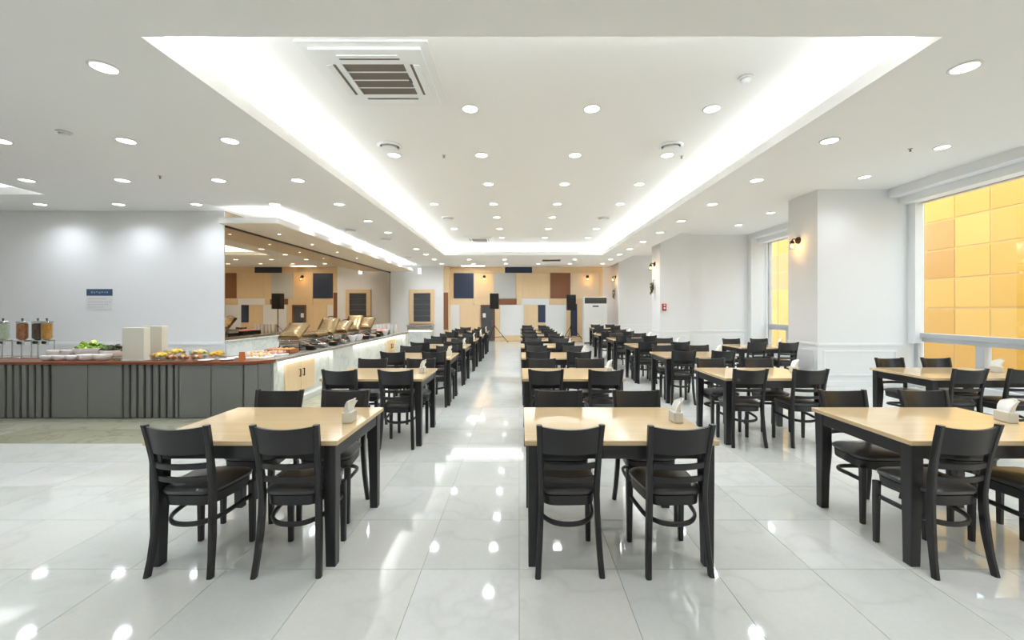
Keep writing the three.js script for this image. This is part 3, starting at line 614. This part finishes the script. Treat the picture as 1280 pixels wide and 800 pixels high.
// fruit dishes
function glassDish(px, D, r, h, mats, n, label, group, y = CT) {
  const t = thing('glass_dish', label, 'dish', [atPx(px, D), y, D], 0, group); mesh('dish', bowlG(r, h), M.clear, t);
  for (let i = 0; i < n; i++) { const m = mesh('food_piece', lumps[i % 3], mats[i % mats.length], t), a = i * 2.4, q = r * 0.72 * Math.sqrt((i + 0.5) / n); m.position.set(Math.cos(a) * q, h * 0.55 + (1 - q / r) * 0.06, Math.sin(a) * q); m.rotation.set(rnd() * 3, rnd() * 3, rnd() * 3); }
  return t;
}
glassDish(200, 5.99, 0.12, 0.09, yellow, 18, 'glass dish of yellow fruit beside the cream board stands');
glassDish(219, 6.3, 0.14, 0.12, yellow, 20, 'larger glass dish of yellow fruit in the back line');
glassDish(214, 5.96, 0.07, 0.05, mixFood, 9, 'small glass dish of brown topping, first from the cream board stands', 'small topping dishes'); glassDish(229, 5.96, 0.07, 0.05, mixFood, 9, 'small glass dish of brown topping, second from the cream board stands', 'small topping dishes'); glassDish(246, 5.96, 0.07, 0.05, mixFood, 9, 'small glass dish of brown topping, third from the cream board stands', 'small topping dishes');
glassDish(249, 6.3, 0.13, 0.11, [yellow[3], yellow[1], mixFood[3]], 18, 'glass dish of pale yellow fruit slices');
glassDish(272, 6.15, 0.12, 0.10, [yellow[0], yellow[2]], 18, 'glass dish of golden fruit before the mirror end');
for (const [x, d] of [[284, 6.0], [293, 6.22], [258, 5.92]]) { const t = thing('white_plate', 'white plate lying near the counter corner', 'plate', [atPx(x, d), CT, d], 0, 'white plates near the corner'); mesh('plate', plateG(0.10), M.porcelain, t); }
{
  const t = thing('paper_sign', 'small folded brown card on the counter corner', 'sign', [atPx(302.5, 6.0), CT, 6.0], 0.3);
  const s = new THREE.Shape([[-0.04, 0], [0, 0.12], [0.04, 0]].map(([x, y]) => new THREE.Vector2(x, y))); mesh('card', metricUV(new THREE.ExtrudeGeometry(s, { depth: 0.07, bevelEnabled: false }).rotateY(Math.PI / 2).translate(-0.035, 0, 0)), std(0xb5622c, 0.7), t);
}
// platters at the start of the marble line
function platter(X, D, w, d, mats, label) {
  const t = thing('white_platter', label, 'platter', [X, CT, D]);
  mesh('platter', metricUV(new RoundedBoxGeometry(w, 0.022, d, 2, 0.01).translate(0, 0.011, 0)), M.porcelain, t);
  for (let i = 0; i < 10; i++) { const m = mesh('food_piece', lumps[i % 3], mats[i % mats.length], t); m.position.set(((i % 5) / 4 - 0.5) * w * 0.7, 0.05, ((i / 5 | 0) - 0.5) * d * 0.45); m.rotation.set(rnd(), rnd() * 3, rnd()); }
}
platter(-3.92, 6.28, 0.34, 0.24, [yellow[3], pinkFood[2]], 'white platter of pale slices at the counter corner');
platter(-4.15, 6.62, 0.30, 0.24, [mixFood[3], pinkFood[2]], 'white platter in the back line before the bread basket');
platter(-3.86, 6.66, 0.26, 0.22, [pinkFood[0], pinkFood[2]], 'white platter of pink slices beside the bread basket');
{
  const t = thing('bread_basket', 'brown wooden tray of bread between platters and chafing dishes', 'basket', [-3.98, CT, 7.0]);
  mesh('tray', [new THREE.BoxGeometry(0.42, 0.012, 0.30).translate(0, 0.006, 0), new THREE.BoxGeometry(0.42, 0.07, 0.012).translate(0, 0.035, 0.144), new THREE.BoxGeometry(0.42, 0.07, 0.012).translate(0, 0.035, -0.144), new THREE.BoxGeometry(0.012, 0.07, 0.30).translate(0.204, 0.035, 0), new THREE.BoxGeometry(0.012, 0.07, 0.30).translate(-0.204, 0.035, 0)].map((g) => metricUV(g)), std(0xa8683a, 0.6), t);
  for (let i = 0; i < 8; i++) { const m = mesh('bread_roll', lump(0.05, 31 + i * 17, 0.7), mixFood[1], t); m.position.set(((i % 4) - 1.5) * 0.095, 0.055, ((i / 4 | 0) - 0.5) * 0.12); }
}
// chafing dishes with roll-top lids
function makeChafer(sz) {
  const t = thing('chafing_dish', '', 'chafing dish'); t.userData.base = 'chafing_dish';
  const w = 0.36, l = 0.46, y = 0.15;
  for (const sx of [-1, 1]) for (const s of [-1, 1]) mesh('leg', rod([sx * (w / 2 + 0.004), 0.003, s * (l / 2 - 0.03)], [sx * (w / 2 - 0.01), y, s * (l / 2 - 0.03)], 0.011), M.darkMetal, t);
  mesh('stand', [new THREE.BoxGeometry(w + 0.03, 0.02, 0.02).translate(0, 0.05, l / 2 - 0.03), new THREE.BoxGeometry(w + 0.03, 0.02, 0.02).translate(0, 0.05, -l / 2 + 0.03), new THREE.BoxGeometry(0.03, 0.02, l).translate(w / 2, 0.05, 0), new THREE.BoxGeometry(0.03, 0.02, l).translate(-w / 2, 0.05, 0)].map((g) => metricUV(g)), M.darkMetal, t);
  mesh('water_pan', metricUV(new RoundedBoxGeometry(w, 0.09, l, 2, 0.02).translate(0, y - 0.045 + 0.02, 0)), M.steel, t);
  mesh('rim', [new RoundedBoxGeometry(w + 0.03, 0.012, 0.03, 1, 0.004).translate(0, y + 0.026, l / 2), new RoundedBoxGeometry(w + 0.03, 0.012, 0.03, 1, 0.004).translate(0, y + 0.026, -l / 2), new RoundedBoxGeometry(0.03, 0.012, l, 1, 0.004).translate(w / 2, y + 0.026, 0), new RoundedBoxGeometry(0.03, 0.012, l, 1, 0.004).translate(-w / 2, y + 0.026, 0)].map((g) => metricUV(g)), M.steel, t);
  mesh('food', rings([{ y: y + 0.021, pts: rect(w - 0.03, l - 0.03) }, { y: y + 0.028, pts: rect(w - 0.04, l - 0.04), dome: (x, z) => 0.012 * Math.sin(x * 60) * Math.sin(z * 47) }, { y: y + 0.034, pts: rect(w - 0.14, l - 0.14), dome: (x, z) => 0.012 * Math.sin(x * 50 + 1) * Math.sin(z * 57) }]), mixFood[0], t);
  // domed lid hinged across one short end, swung up
  const lid = new THREE.Group(); lid.name = 'lid'; t.add(lid); lid.position.set(0, y + 0.045, l / 2 - 0.01); lid.rotation.x = sz;
  const R = (a, b) => rect(a, b).map(([px, pz]) => [px, pz - l / 2 + 0.01]);
  mesh('lid_shell', rings([{ y: 0.0, pts: R(w + 0.01, l) }, { y: 0.03, pts: R(w + 0.012, l + 0.002) }, { y: 0.075, pts: R(w - 0.03, l - 0.04) }, { y: 0.095, pts: R(w - 0.12, l - 0.13) }, { y: 0.1, pts: R(w - 0.22, l - 0.25) }]), M.bronzeLid, lid);
  mesh('lid_handle', tube([[-0.08, 0.03, -l + 0.015], [-0.07, 0.05, -l - 0.03], [0.07, 0.05, -l - 0.03], [0.08, 0.03, -l + 0.015]], 0.009, 16, 6), M.darkMetal, lid);
  return t;
}
function rect(w, l) { const pts = [], n = 10; for (let i = 0; i < n; i++) pts.push([-w / 2 + w * i / n, -l / 2]); for (let i = 0; i < n; i++) pts.push([w / 2, -l / 2 + l * i / n]); for (let i = 0; i < n; i++) pts.push([w / 2 - w * i / n, l / 2]); for (let i = 0; i < n; i++) pts.push([-w / 2, l / 2 - l * i / n]); return pts.reverse(); }
{
  const ds = [7.62, 8.3, 8.98, 9.66, 10.4, 11.2], open = [0.55, 0.0, 0.75, 0.5, 0.9, 0.65];
  const ord = ['next to the bread tray', 'second after the bread tray', 'third after the bread tray', 'fourth after the bread tray', 'fifth after the bread tray', 'last of the line before the black trays'];
  ds.forEach((d, i) => { const c = makeChafer(open[i]); c.position.set(-4.08, CT, -d); c.userData.label = `bronze chafing dish with ${open[i] ? 'lifted' : 'closed'} domed lid, ${ord[i]}`; c.userData.group = 'chafing dishes on the marble counter'; delete c.userData.base; });
  [7.5, 7.95, 8.4, 8.85, 10.2, 10.65, 11.1].forEach((d, i) => {
    const t = thing('serving_pan', `small ${i % 2 ? 'steel' : 'black'} pan of food, ${ORD[i + 1]} along the marble counter edge`, 'pan', [-3.735, CT, d], 0, 'small pans along the counter edge');
    mesh('pan', lathe([[0, 0], [0.085, 0], [0.1, 0.075], [0.112, 0.078], [0.112, 0.083], [0.096, 0.08], [0.08, 0.012], [0, 0.01]], 4).rotateY(Math.PI / 4), i % 2 ? M.steel : M.speaker, t);
    for (let k = 0; k < 5; k++) { const m = mesh('food_piece', lumps[k % 3], [mixFood, pinkFood, yellow][i % 3][k % 3], t); m.position.set(Math.cos(k * 1.26) * 0.036, 0.062 + (k % 2) * 0.014, Math.sin(k * 1.26) * 0.036); m.rotation.set(k, k * 2, 0); }
    const sp = mesh('spoon', tube([[0.02, 0.07, 0], [-0.06, 0.12, 0.03], [-0.15, 0.17, 0.06]], 0.006, 8, 6), M.steel, t);
  });
  // white cups along the front edge
  [[-3.735, 9.35], [-3.735, 9.75], [-3.735, 11.65]].forEach(([x, d], i) => { const t = thing('white_cup', `flared white bowl, ${ORD[i + 1]} along the edge of the marble counter`, 'bowl', [x, CT, d], 0, 'flared white bowls on the counter edge'); mesh('bowl', lathe([[0, 0], [0.04, 0], [0.045, 0.02], [0.10, 0.14], [0.096, 0.14], [0.04, 0.024], [0, 0.02]], 20), M.porcelain, t); });
  for (const [d, h] of [[11.75, 0.12], [12.2, 0.12]]) { const t = thing('black_tray', 'black serving tray at the far part of marble counter', 'tray', [-4.05, CT, d], 0, 'black trays on the marble counter'); mesh('tray', metricUV(new RoundedBoxGeometry(0.42, h, 0.36, 2, 0.012).translate(0, h / 2, 0)), M.speaker, t); mesh('food', rings([{ y: h, pts: rect(0.36, 0.3) }, { y: h + 0.03, pts: rect(0.28, 0.22) }]), pinkFood[1], t); }
  for (let k = 0; k < 2; k++) { const t = thing('cup_stack', `stack of white and pink paper cups at counter end, ${k ? 'mirror' : 'table'} side`, 'cups', [-3.92 - k * 0.33, CT, 12.9], 0, 'paper cup stacks'); for (let i = 0; i < 3; i++) for (let j = 0; j < 2; j++) { const m = mesh('cup', lathe([[0, 0], [0.035, 0], [0.048, 0.26], [0.044, 0.26], [0.032, 0.006], [0, 0.006]], 14), j ? M.porcelain : pinkFood[2], t); m.position.set((i - 1) * 0.1, 0, (j - 0.5) * 0.11); } }
}
// notice on the buffet wall
{
  const c = document.createElement('canvas'); c.width = 512; c.height = 400; const x = c.getContext('2d');
  x.fillStyle = '#e3e4e3'; x.fillRect(0, 0, 512, 400); x.fillStyle = '#33506e'; x.fillRect(0, 0, 512, 130);
  x.fillStyle = '#7f9ab4'; for (let i = 0; i < 7; i++) x.fillRect(90 + i * 50, 46 + (i % 2) * 6, 34, 34 - (i % 3) * 6);
  x.fillStyle = '#c4c6c4'; for (const [y, n] of [[180, 8], [240, 10], [290, 9], [340, 7]]) for (let i = 0; i < n; i++) x.fillRect(40 + i * 44, y + (i % 2) * 3, 30, 14);
  const tx = new THREE.CanvasTexture(c); tx.colorSpace = THREE.SRGBColorSpace;
  const t = thing('wall_notice', 'small notice with a blue header on the white buffet wall', 'notice', [atPx(125, 8.45), 1.30 + 0.21, 8.45]);
  mesh('sheet', new THREE.PlaneGeometry(0.53, 0.42).translate(0, 0.21, 0.0102), std(0xffffff, 0.6, { map: tx }), t);
  mesh('backing', metricUV(new THREE.BoxGeometry(0.53, 0.42, 0.01).translate(0, 0.21, 0.005)), M.white, t);
}

// ------------------------------------------------------------------ far end: speakers, air conditioner, exit light
function speaker(px, D, top, bot, label, lab2) {
  const x = atPx(px, D), y0 = EYE - (bot - 386) * D / F, y1 = EYE - (top - 386) * D / F;
  const s = thing('speaker_stand', lab2, 'stand', [x, 0, D], 0.4, 'tripod speaker stands');
  mesh('pole', rod([0, 0.12, 0], [0, y0, 0], 0.02), M.darkMetal, s);
  mesh('collar', new THREE.CylinderGeometry(0.035, 0.035, 0.08, 12).translate(0, 0.75, 0), M.darkMetal, s);
  for (let i = 0; i < 3; i++) { const a = i * 2.094 + 0.3; mesh('leg', rod([0.02 * Math.cos(a), 0.75, 0.02 * Math.sin(a)], [0.62 * Math.cos(a), 0.012, 0.62 * Math.sin(a)], 0.014), M.darkMetal, s); mesh('brace', rod([0.02 * Math.cos(a), 0.25, 0.02 * Math.sin(a)], [0.4 * Math.cos(a), 0.28, 0.4 * Math.sin(a)], 0.01), M.darkMetal, s); }
  const t = thing('loudspeaker', label, 'speaker', [x, y0, D], 0, 'loudspeakers on stands');
  const h = y1 - y0;
  mesh('cabinet', metricUV(new RoundedBoxGeometry(0.39, h, 0.34, 2, 0.02).translate(0, h / 2, 0)), M.speaker, t);
  mesh('grille', metricUV(new RoundedBoxGeometry(0.34, h * 0.9, 0.02, 2, 0.008).translate(0, h / 2, 0.172)), M.darkMetal, t);
}
speaker(618, 18.7, 366.8, 386.3, 'black loudspeaker before the dark glazed door', 'black tripod speaker stand before the dark glazed door');
speaker(714, 18.9, 368.5, 387.8, 'black loudspeaker near the standing air conditioner', 'black tripod speaker stand near the standing air conditioner');
{
  const t = thing('air_conditioner', 'tall white floor-standing air conditioner by the panelled wall', 'air conditioner', [3.36, 0, 18.6]);
  mesh('body', metricUV(new RoundedBoxGeometry(1.02, 2.05, 0.5, 2, 0.02).translate(0, 1.025, 0)), M.plasticWhite, t);
  mesh('outlet', metricUV(new RoundedBoxGeometry(0.96, 0.26, 0.03, 1, 0.006).translate(0, 1.89, 0.245)), M.darkGray, t);
  for (let i = 0; i < 5; i++) mesh('louvre', metricUV(new THREE.BoxGeometry(0.94, 0.012, 0.03).translate(0, 1.79 + i * 0.05, 0.262)), M.grille, t);
  mesh('badge', metricUV(new RoundedBoxGeometry(0.26, 0.06, 0.012, 1, 0.004).translate(0, 1.64, 0.252)), M.darkGray, t);
  mesh('front_panel', metricUV(new RoundedBoxGeometry(0.94, 1.02, 0.012, 1, 0.005).translate(0, 0.58, 0.252)), M.white, t);
  mesh('plinth', metricUV(new THREE.BoxGeometry(1.0, 0.06, 0.48).translate(0, 0.03, 0.012)), M.darkGray, t);
}
{
  const t = thing('exit_light', 'small bright light box high on the hatch wall', 'light', [atPx(524.5, 19.28), 3.12, 19.28]);
  mesh('box', metricUV(new RoundedBoxGeometry(0.17, 0.28, 0.06, 1, 0.01).translate(0, 0.14, -0.012)), M.white, t);
  mesh('lit_face', metricUV(new THREE.BoxGeometry(0.12, 0.24, 0.01).translate(0, 0.14, 0.023)), M.exit, t);
  const l = new THREE.RectAreaLight(0xe8f4ff, 3, 0.18, 0.24); l.name = 'sign_light'; l.position.set(0, 0.14, 0.04); l.rotation.y = Math.PI; t.add(l);
}
{
  const t = thing('linear_light', 'bright linear ceiling light before the panelled wall', 'light', [-2.1, LOW - 0.03, 19.0]);
  mesh('housing', metricUV(new THREE.BoxGeometry(1.1, 0.03, 0.36).translate(0, 0.0149, 0)), M.white, t);
  mesh('diffuser', metricUV(new THREE.BoxGeometry(1.06, 0.008, 0.32).translate(0, -0.004, 0)), M.led, t);
  const l = new THREE.RectAreaLight(0xfff6e8, 8, 1.06, 0.32); l.name = 'panel_light'; l.rotation.x = -Math.PI / 2; l.position.y = -0.02; t.add(l);
}
// wall lamps
function sconce([x, y, d], dir, label) {        // dir: 'z' faces the camera, 'x' faces -X
  const t = thing('wall_lamp', label, 'lamp', [x, y, d], dir === 'x' ? -Math.PI / 2 : 0, 'bronze wall lamps');
  mesh('backplate', new THREE.CylinderGeometry(0.07, 0.075, 0.03, 20).rotateX(Math.PI / 2).translate(0, 0, 0.016), M.bronze, t);
  mesh('arm', tube([[0, 0, 0.03], [0, 0.03, 0.08], [0, 0.02, 0.13], [0, -0.02, 0.14]], 0.012, 14, 8), M.bronze, t);
  mesh('cap', lathe([[0, 0.03], [0.03, 0.02], [0.05, -0.03], [0.045, -0.03], [0, 0]], 18).translate(0, -0.03, 0.14), M.bronze, t);
  mesh('glass_shade', lathe([[0.045, -0.06], [0.07, -0.12], [0.068, -0.2], [0.064, -0.2], [0.066, -0.12], [0.041, -0.06]], 20).translate(0, 0, 0.14), M.clear, t);
  mesh('bulb', new THREE.SphereGeometry(0.032, 14, 10).translate(0, -0.125, 0.14), M.bulb, t);
  const l = new THREE.PointLight(0xffb765, 0.32); l.name = 'bulb_light'; l.position.set(0, -0.125, 0.14); l.shadow.radius = 1.5; l.castShadow = true; t.add(l);
}
const lampY = (px, py, D) => EYE - (py - 386) * D / F;
sconce([5.93, 2.98, 8.86], 'x', 'bronze wall lamp on the side of the pillar nearest the open floor windows');
sconce([4.42, 2.98, 13.6], 'x', 'bronze wall lamp on the pillar with the red alarm box');
sconce([4.42, 2.98, 19.1], 'x', 'bronze wall lamp on the far corner pillar');
sconce([atPx(605.4, 19.77), 3.05, 19.77], 'z', 'bronze wall lamp between navy and grey wall panels');
sconce([atPx(734.3, 19.77), 3.05, 19.77], 'z', 'bronze wall lamp on the beige wall panel');
// dried hanging bunches
for (const [d, lab] of [[13.62, 'dark dried flower bunch hanging under the lamp of the alarm pillar'], [19.12, 'dark dried flower bunch hanging on the far corner pillar']]) {
  const t = thing('dried_bunch', lab, 'ornament', [4.42, 1.95, d], -Math.PI / 2);
  mesh('hook', rod([0, 0.52, 0], [0, 0.52, 0.05], 0.006), M.bronze, t);
  mesh('stems', [0, 1, 2, 3].map((i) => rod([0, 0.52, 0.04], [(i - 1.5) * 0.03, 0.2, 0.05], 0.005)), M.bronze, t);
  for (let i = 0; i < 18; i++) { const m = mesh('dried_leaf', leafA, darkLeaf[i % 4], t); m.position.set(jit(0.04), 0.12 + rnd() * 0.34, 0.05 + rnd() * 0.03); m.rotation.set(1.3 + jit(0.4), jit(0.8), jit(0.6)); }
}
{
  const t = thing('fire_alarm', 'red fire alarm box on the front of the wide white pillar', 'alarm', [4.54, 1.47, 13.1]);
  mesh('box', metricUV(new RoundedBoxGeometry(0.13, 0.22, 0.05, 2, 0.01).translate(0, 0.11, 0.026)), M.red, t);
  mesh('button', new THREE.CylinderGeometry(0.03, 0.03, 0.02, 16).rotateX(Math.PI / 2).translate(0, 0.08, 0.058), M.white, t);
  mesh('lamp_lens', new THREE.SphereGeometry(0.028, 12, 8).translate(0, 0.17, 0.052), M.white, t);
}

// ------------------------------------------------------------------ ceiling fittings
let dl = null;
function downlight(x, y, d, label, group, power = SPOT, k = 1) {
  const t = thing('downlight', label, 'downlight', [x, y, d], 0, group);
  if (!dl) dl = { ring: lathe([[0.087, -0.001], [0.106, -0.001], [0.108, -0.005], [0.089, -0.012], [0.085, -0.008], [0.085, -0.001]], 28), disc: new THREE.CylinderGeometry(0.085, 0.085, 0.008, 28).translate(0, -0.0045, 0) };
  const a = mesh('trim_ring', dl.ring, M.white, t), b = mesh('diffuser', dl.disc, M.lamp, t);
  a.scale.set(k, 1, k); b.scale.set(k, 1, k);
  const l = new THREE.SpotLight(0xeff5ff, power, 0, 1.3, 1.0, 2); l.name = 'downlight_beam'; l.position.set(0, -0.02, 0); l.target.position.set(0, -2, 0); l.castShadow = true; l.shadow.radius = 4.5;
  t.add(l, l.target);
}
{
  const rows = [-1.05, 0.44, 1.93, 3.42, 4.91, 6.42, 7.89, 9.4, 10.82, 12.3, 13.8, 15.2, 16.7, 18.3];
  const ORDN = [...ORD, 'ninth', 'tenth', 'eleventh', 'twelfth', 'thirteenth', 'fourteenth'];
  const line = (x, y, list, where, group) => list.forEach((d, i) => downlight(x, y, d, `round white downlight, ${ORDN[list.length - i]} from panelled wall, ${where}`, group));
  const LG = 'downlights in the lower ceiling', UG = 'downlights in the raised main ceiling', BG = 'downlights in the window bay ceiling';
  line(-3.4, LOW, rows.filter((d) => d !== 12.3), 'lower-ceiling line at buffet side of raised ceiling', LG);
  line(3.65, LOW, rows, 'lower-ceiling line at window side of raised ceiling', LG);
  line(-4.62, LOW, rows.filter((d) => (d > 4 || d < 1)), 'lower-ceiling line beside the soffit edge', LG);
  line(-6.1, LOW, rows.filter((d) => (d > 4 || d < 3) && d < 8.3), 'lower-ceiling line at mirror end of buffet wall', LG);
  line(-7.57, LOW, [6.42, 7.89], 'lower-ceiling line above the wall notice', LG);
  line(-9.05, LOW, [7.89], 'lower ceiling behind the small cove', LG);
  for (const [x, w] of [[-0.58, 'buffet'], [2.28, 'window']]) line(x, LOW, [0.44, 1.93], `lower ceiling ahead of raised ceiling, ${w} half`, LG);
  [[-2.0, 'behind the cassette unit'], [-0.58, 'beside the linear light'], [0.84, 'next to the grey vent'], [2.22, 'near the standing air conditioner']].forEach(([x, w]) => line(x, LOW, x === 0.84 ? [18.3] : [16.7, 18.3], `lower ceiling ${w}`, LG));
  const up = [4.94, 6.43, 7.92, 9.43, 10.8, 12.35, 13.88];
  line(-1.92, HIGH, up.filter((d, i) => i % 2), 'raised-ceiling line in file with the cassette units', UG);
  line(-0.58, HIGH, up, 'raised-ceiling line on the buffet side of centre', UG);
  line(0.86, HIGH, up, 'raised-ceiling line on the window side of centre', UG);
  line(2.28, HIGH, up.filter((d) => !(d > 10 && d < 11)), 'raised-ceiling line in file with the smoke detector', UG);
  line(6.2, HIGH, [6.12, 7.5, 10.3, 11.8, 15.2, 16.8], 'raised ceiling of the window bay', BG);
  const SG = 'tiny soffit lights', L4 = 'tiny round spotlight in the dropped soffit';
  [9.4, 10.9, 12.4, 13.9].forEach((d, i) => downlight(-5.4, 3.215, d, `${L4}, ${ORD[i + 1]} from the buffet wall`, SG, 0.8, 0.4));
}
// ceiling cassette air conditioners
function cassette(x, d, s, label) {
  const t = thing('ceiling_air_conditioner', label, 'air conditioner', [x, HIGH, d], 0, 'ceiling cassette units');
  const h = s / 2, y = -0.03;
  const fr = (a, b, y0, y1) => { const sh = new THREE.Shape([[-a, -a], [a, -a], [a, a], [-a, a]].map((p) => new THREE.Vector2(...p))); sh.holes.push(new THREE.Path([[-b, -b], [-b, b], [b, b], [b, -b]].map((p) => new THREE.Vector2(...p)))); return metricUV(new THREE.ExtrudeGeometry(sh, { depth: y1 - y0, bevelEnabled: false }).rotateX(-Math.PI / 2).translate(0, y0, 0)); };
  mesh('frame', fr(h, h * 0.86, -0.012, -0.001), M.plasticWhite, t);
  mesh('panel', fr(h * 0.86, h * 0.50, -0.035, -0.001), M.plasticWhite, t);
  mesh('intake', metricUV(new THREE.BoxGeometry(h, 0.006, h).translate(0, -0.006, 0)), M.grille, t);
  for (let i = 0; i < 4; i++) mesh('intake_grille', metricUV(new THREE.BoxGeometry(h * 0.98, 0.012, h * 0.222).translate(0, -0.026, -h * 0.375 + i * h * 0.25)), M.grille, t);
  for (let i = 0; i < 5; i++) mesh('grille_bar', metricUV(new THREE.BoxGeometry(h * 0.99, 0.016, h * 0.02).translate(0, -0.028, -h * 0.49 + i * h * 0.245)), M.plasticWhite, t);
  for (let i = 0; i < 4; i++) {
    const vane = mesh('vane', metricUV(new RoundedBoxGeometry(h * 0.95, 0.012, h * 0.11, 1, 0.005).rotateX(0.18).translate(0, -0.041, h * 0.70)), M.plasticWhite, t); vane.rotation.y = i * Math.PI / 2;
    const slot = mesh('air_slot', metricUV(new THREE.BoxGeometry(h * 0.95, 0.004, h * 0.045).translate(0, -0.0365, h * 0.625)), M.grille, t); slot.rotation.y = i * Math.PI / 2;
  }
  mesh('latch', metricUV(new RoundedBoxGeometry(0.03, 0.02, 0.08, 1, 0.005).translate(h * 0.49, -0.034, 0)), M.darkGray, t);
}
cassette(-1.40, 4.27, 1.18, 'white ceiling cassette air conditioner beside the lower ceiling edge');
cassette(-1.35, 14.2, 1.0, 'white ceiling cassette air conditioner at the far end of the raised ceiling');
function diffuser(x, y, d, r, label, group) {
  const t = thing('ceiling_diffuser', label, 'air vent', [x, y, d], 0, group);
  mesh('rim', lathe([[r * 0.8, -0.001], [r, -0.001], [r * 1.02, -0.006], [r * 0.86, -0.03], [r * 0.8, -0.02]], 32), M.plasticWhite, t);
  mesh('throat', new THREE.CylinderGeometry(r * 0.8, r * 0.8, 0.006, 32).translate(0, -0.004, 0), M.darkGray, t);
  mesh('cone', lathe([[0, -0.012], [r * 0.62, -0.012], [r * 0.72, -0.05], [r * 0.66, -0.055], [0, -0.05]], 32), M.plasticWhite, t);
}
{
  const lab = 'round white air diffuser in the raised main ceiling', G = 'round diffusers in the raised ceiling';
  for (const [x, d] of [[-1.88, 6.06], [2.2, 6.06], [-1.85, 10.85], [2.2, 10.85]]) diffuser(x, HIGH, d, 0.17, `${lab}, ${x < 0 ? 'buffet' : 'window'} side, ${d > 8 ? 'nearer' : 'farther from'} panelled wall`, G);
  const lb = 'round white air diffuser in the lower ceiling near the soffit', G2 = 'round diffusers near the soffit';
  for (const [x, d] of [[-4.2, 10.4], [-3.75, 11.75], [-4.2, 15.8]]) diffuser(x, LOW, d, 0.16, `${lb}, ${d > 15 ? 'nearest' : d > 11 ? 'next nearest' : 'farthest from'} panelled wall`, G2);
  const t = thing('ceiling_vent', 'rectangular grey vent in the lower ceiling before the panelled wall', 'air vent', [1.3, LOW, 16.9]);
  mesh('frame', metricUV(new THREE.BoxGeometry(0.8, 0.016, 0.5).translate(0, -0.0085, 0)), M.plasticWhite, t);
  for (let i = 0; i < 6; i++) mesh('blade', metricUV(new THREE.BoxGeometry(0.72, 0.012, 0.05).rotateX(0.4).translate(0, -0.024, -0.19 + i * 0.075)), M.grille, t);
  for (const [x, y, d, l] of [[2.32, HIGH, 4.28, 'white smoke detector in the raised main ceiling'], [-5.1, LOW, 4.68, 'white smoke detector in the lower ceiling over the open floor']]) {
    const s = thing('smoke_detector', l, 'detector', [x, y, d]);
    mesh('base', lathe([[0, -0.001], [0.07, -0.001], [0.07, -0.015], [0, -0.015]], 24), M.plasticWhite, s);
    mesh('sensor', lathe([[0, -0.0155], [0.05, -0.0155], [0.042, -0.042], [0.02, -0.05], [0, -0.05]], 24), M.plasticWhite, s);
  }
  for (const [px, py, Y] of [[200, 220, LOW], [1138, 186, HIGH], [555, 194, HIGH], [852, 195, HIGH]]) {
    const d = (Y - EYE) * F / (386 - py), s = thing('sprinkler', 'tiny steel ceiling sprinkler head', 'sprinkler', [atPx(px, d), Y, d], 0, 'sprinkler heads');
    mesh('escutcheon', lathe([[0, -0.001], [0.028, -0.001], [0.02, -0.01], [0, -0.01]], 16), M.steelPaper, s);
    mesh('head', lathe([[0, -0.0105], [0.008, -0.0105], [0.008, -0.035], [0.018, -0.038], [0, -0.042]], 12), M.darkGray, s);
  }
}
renderer.render(scene, camera);
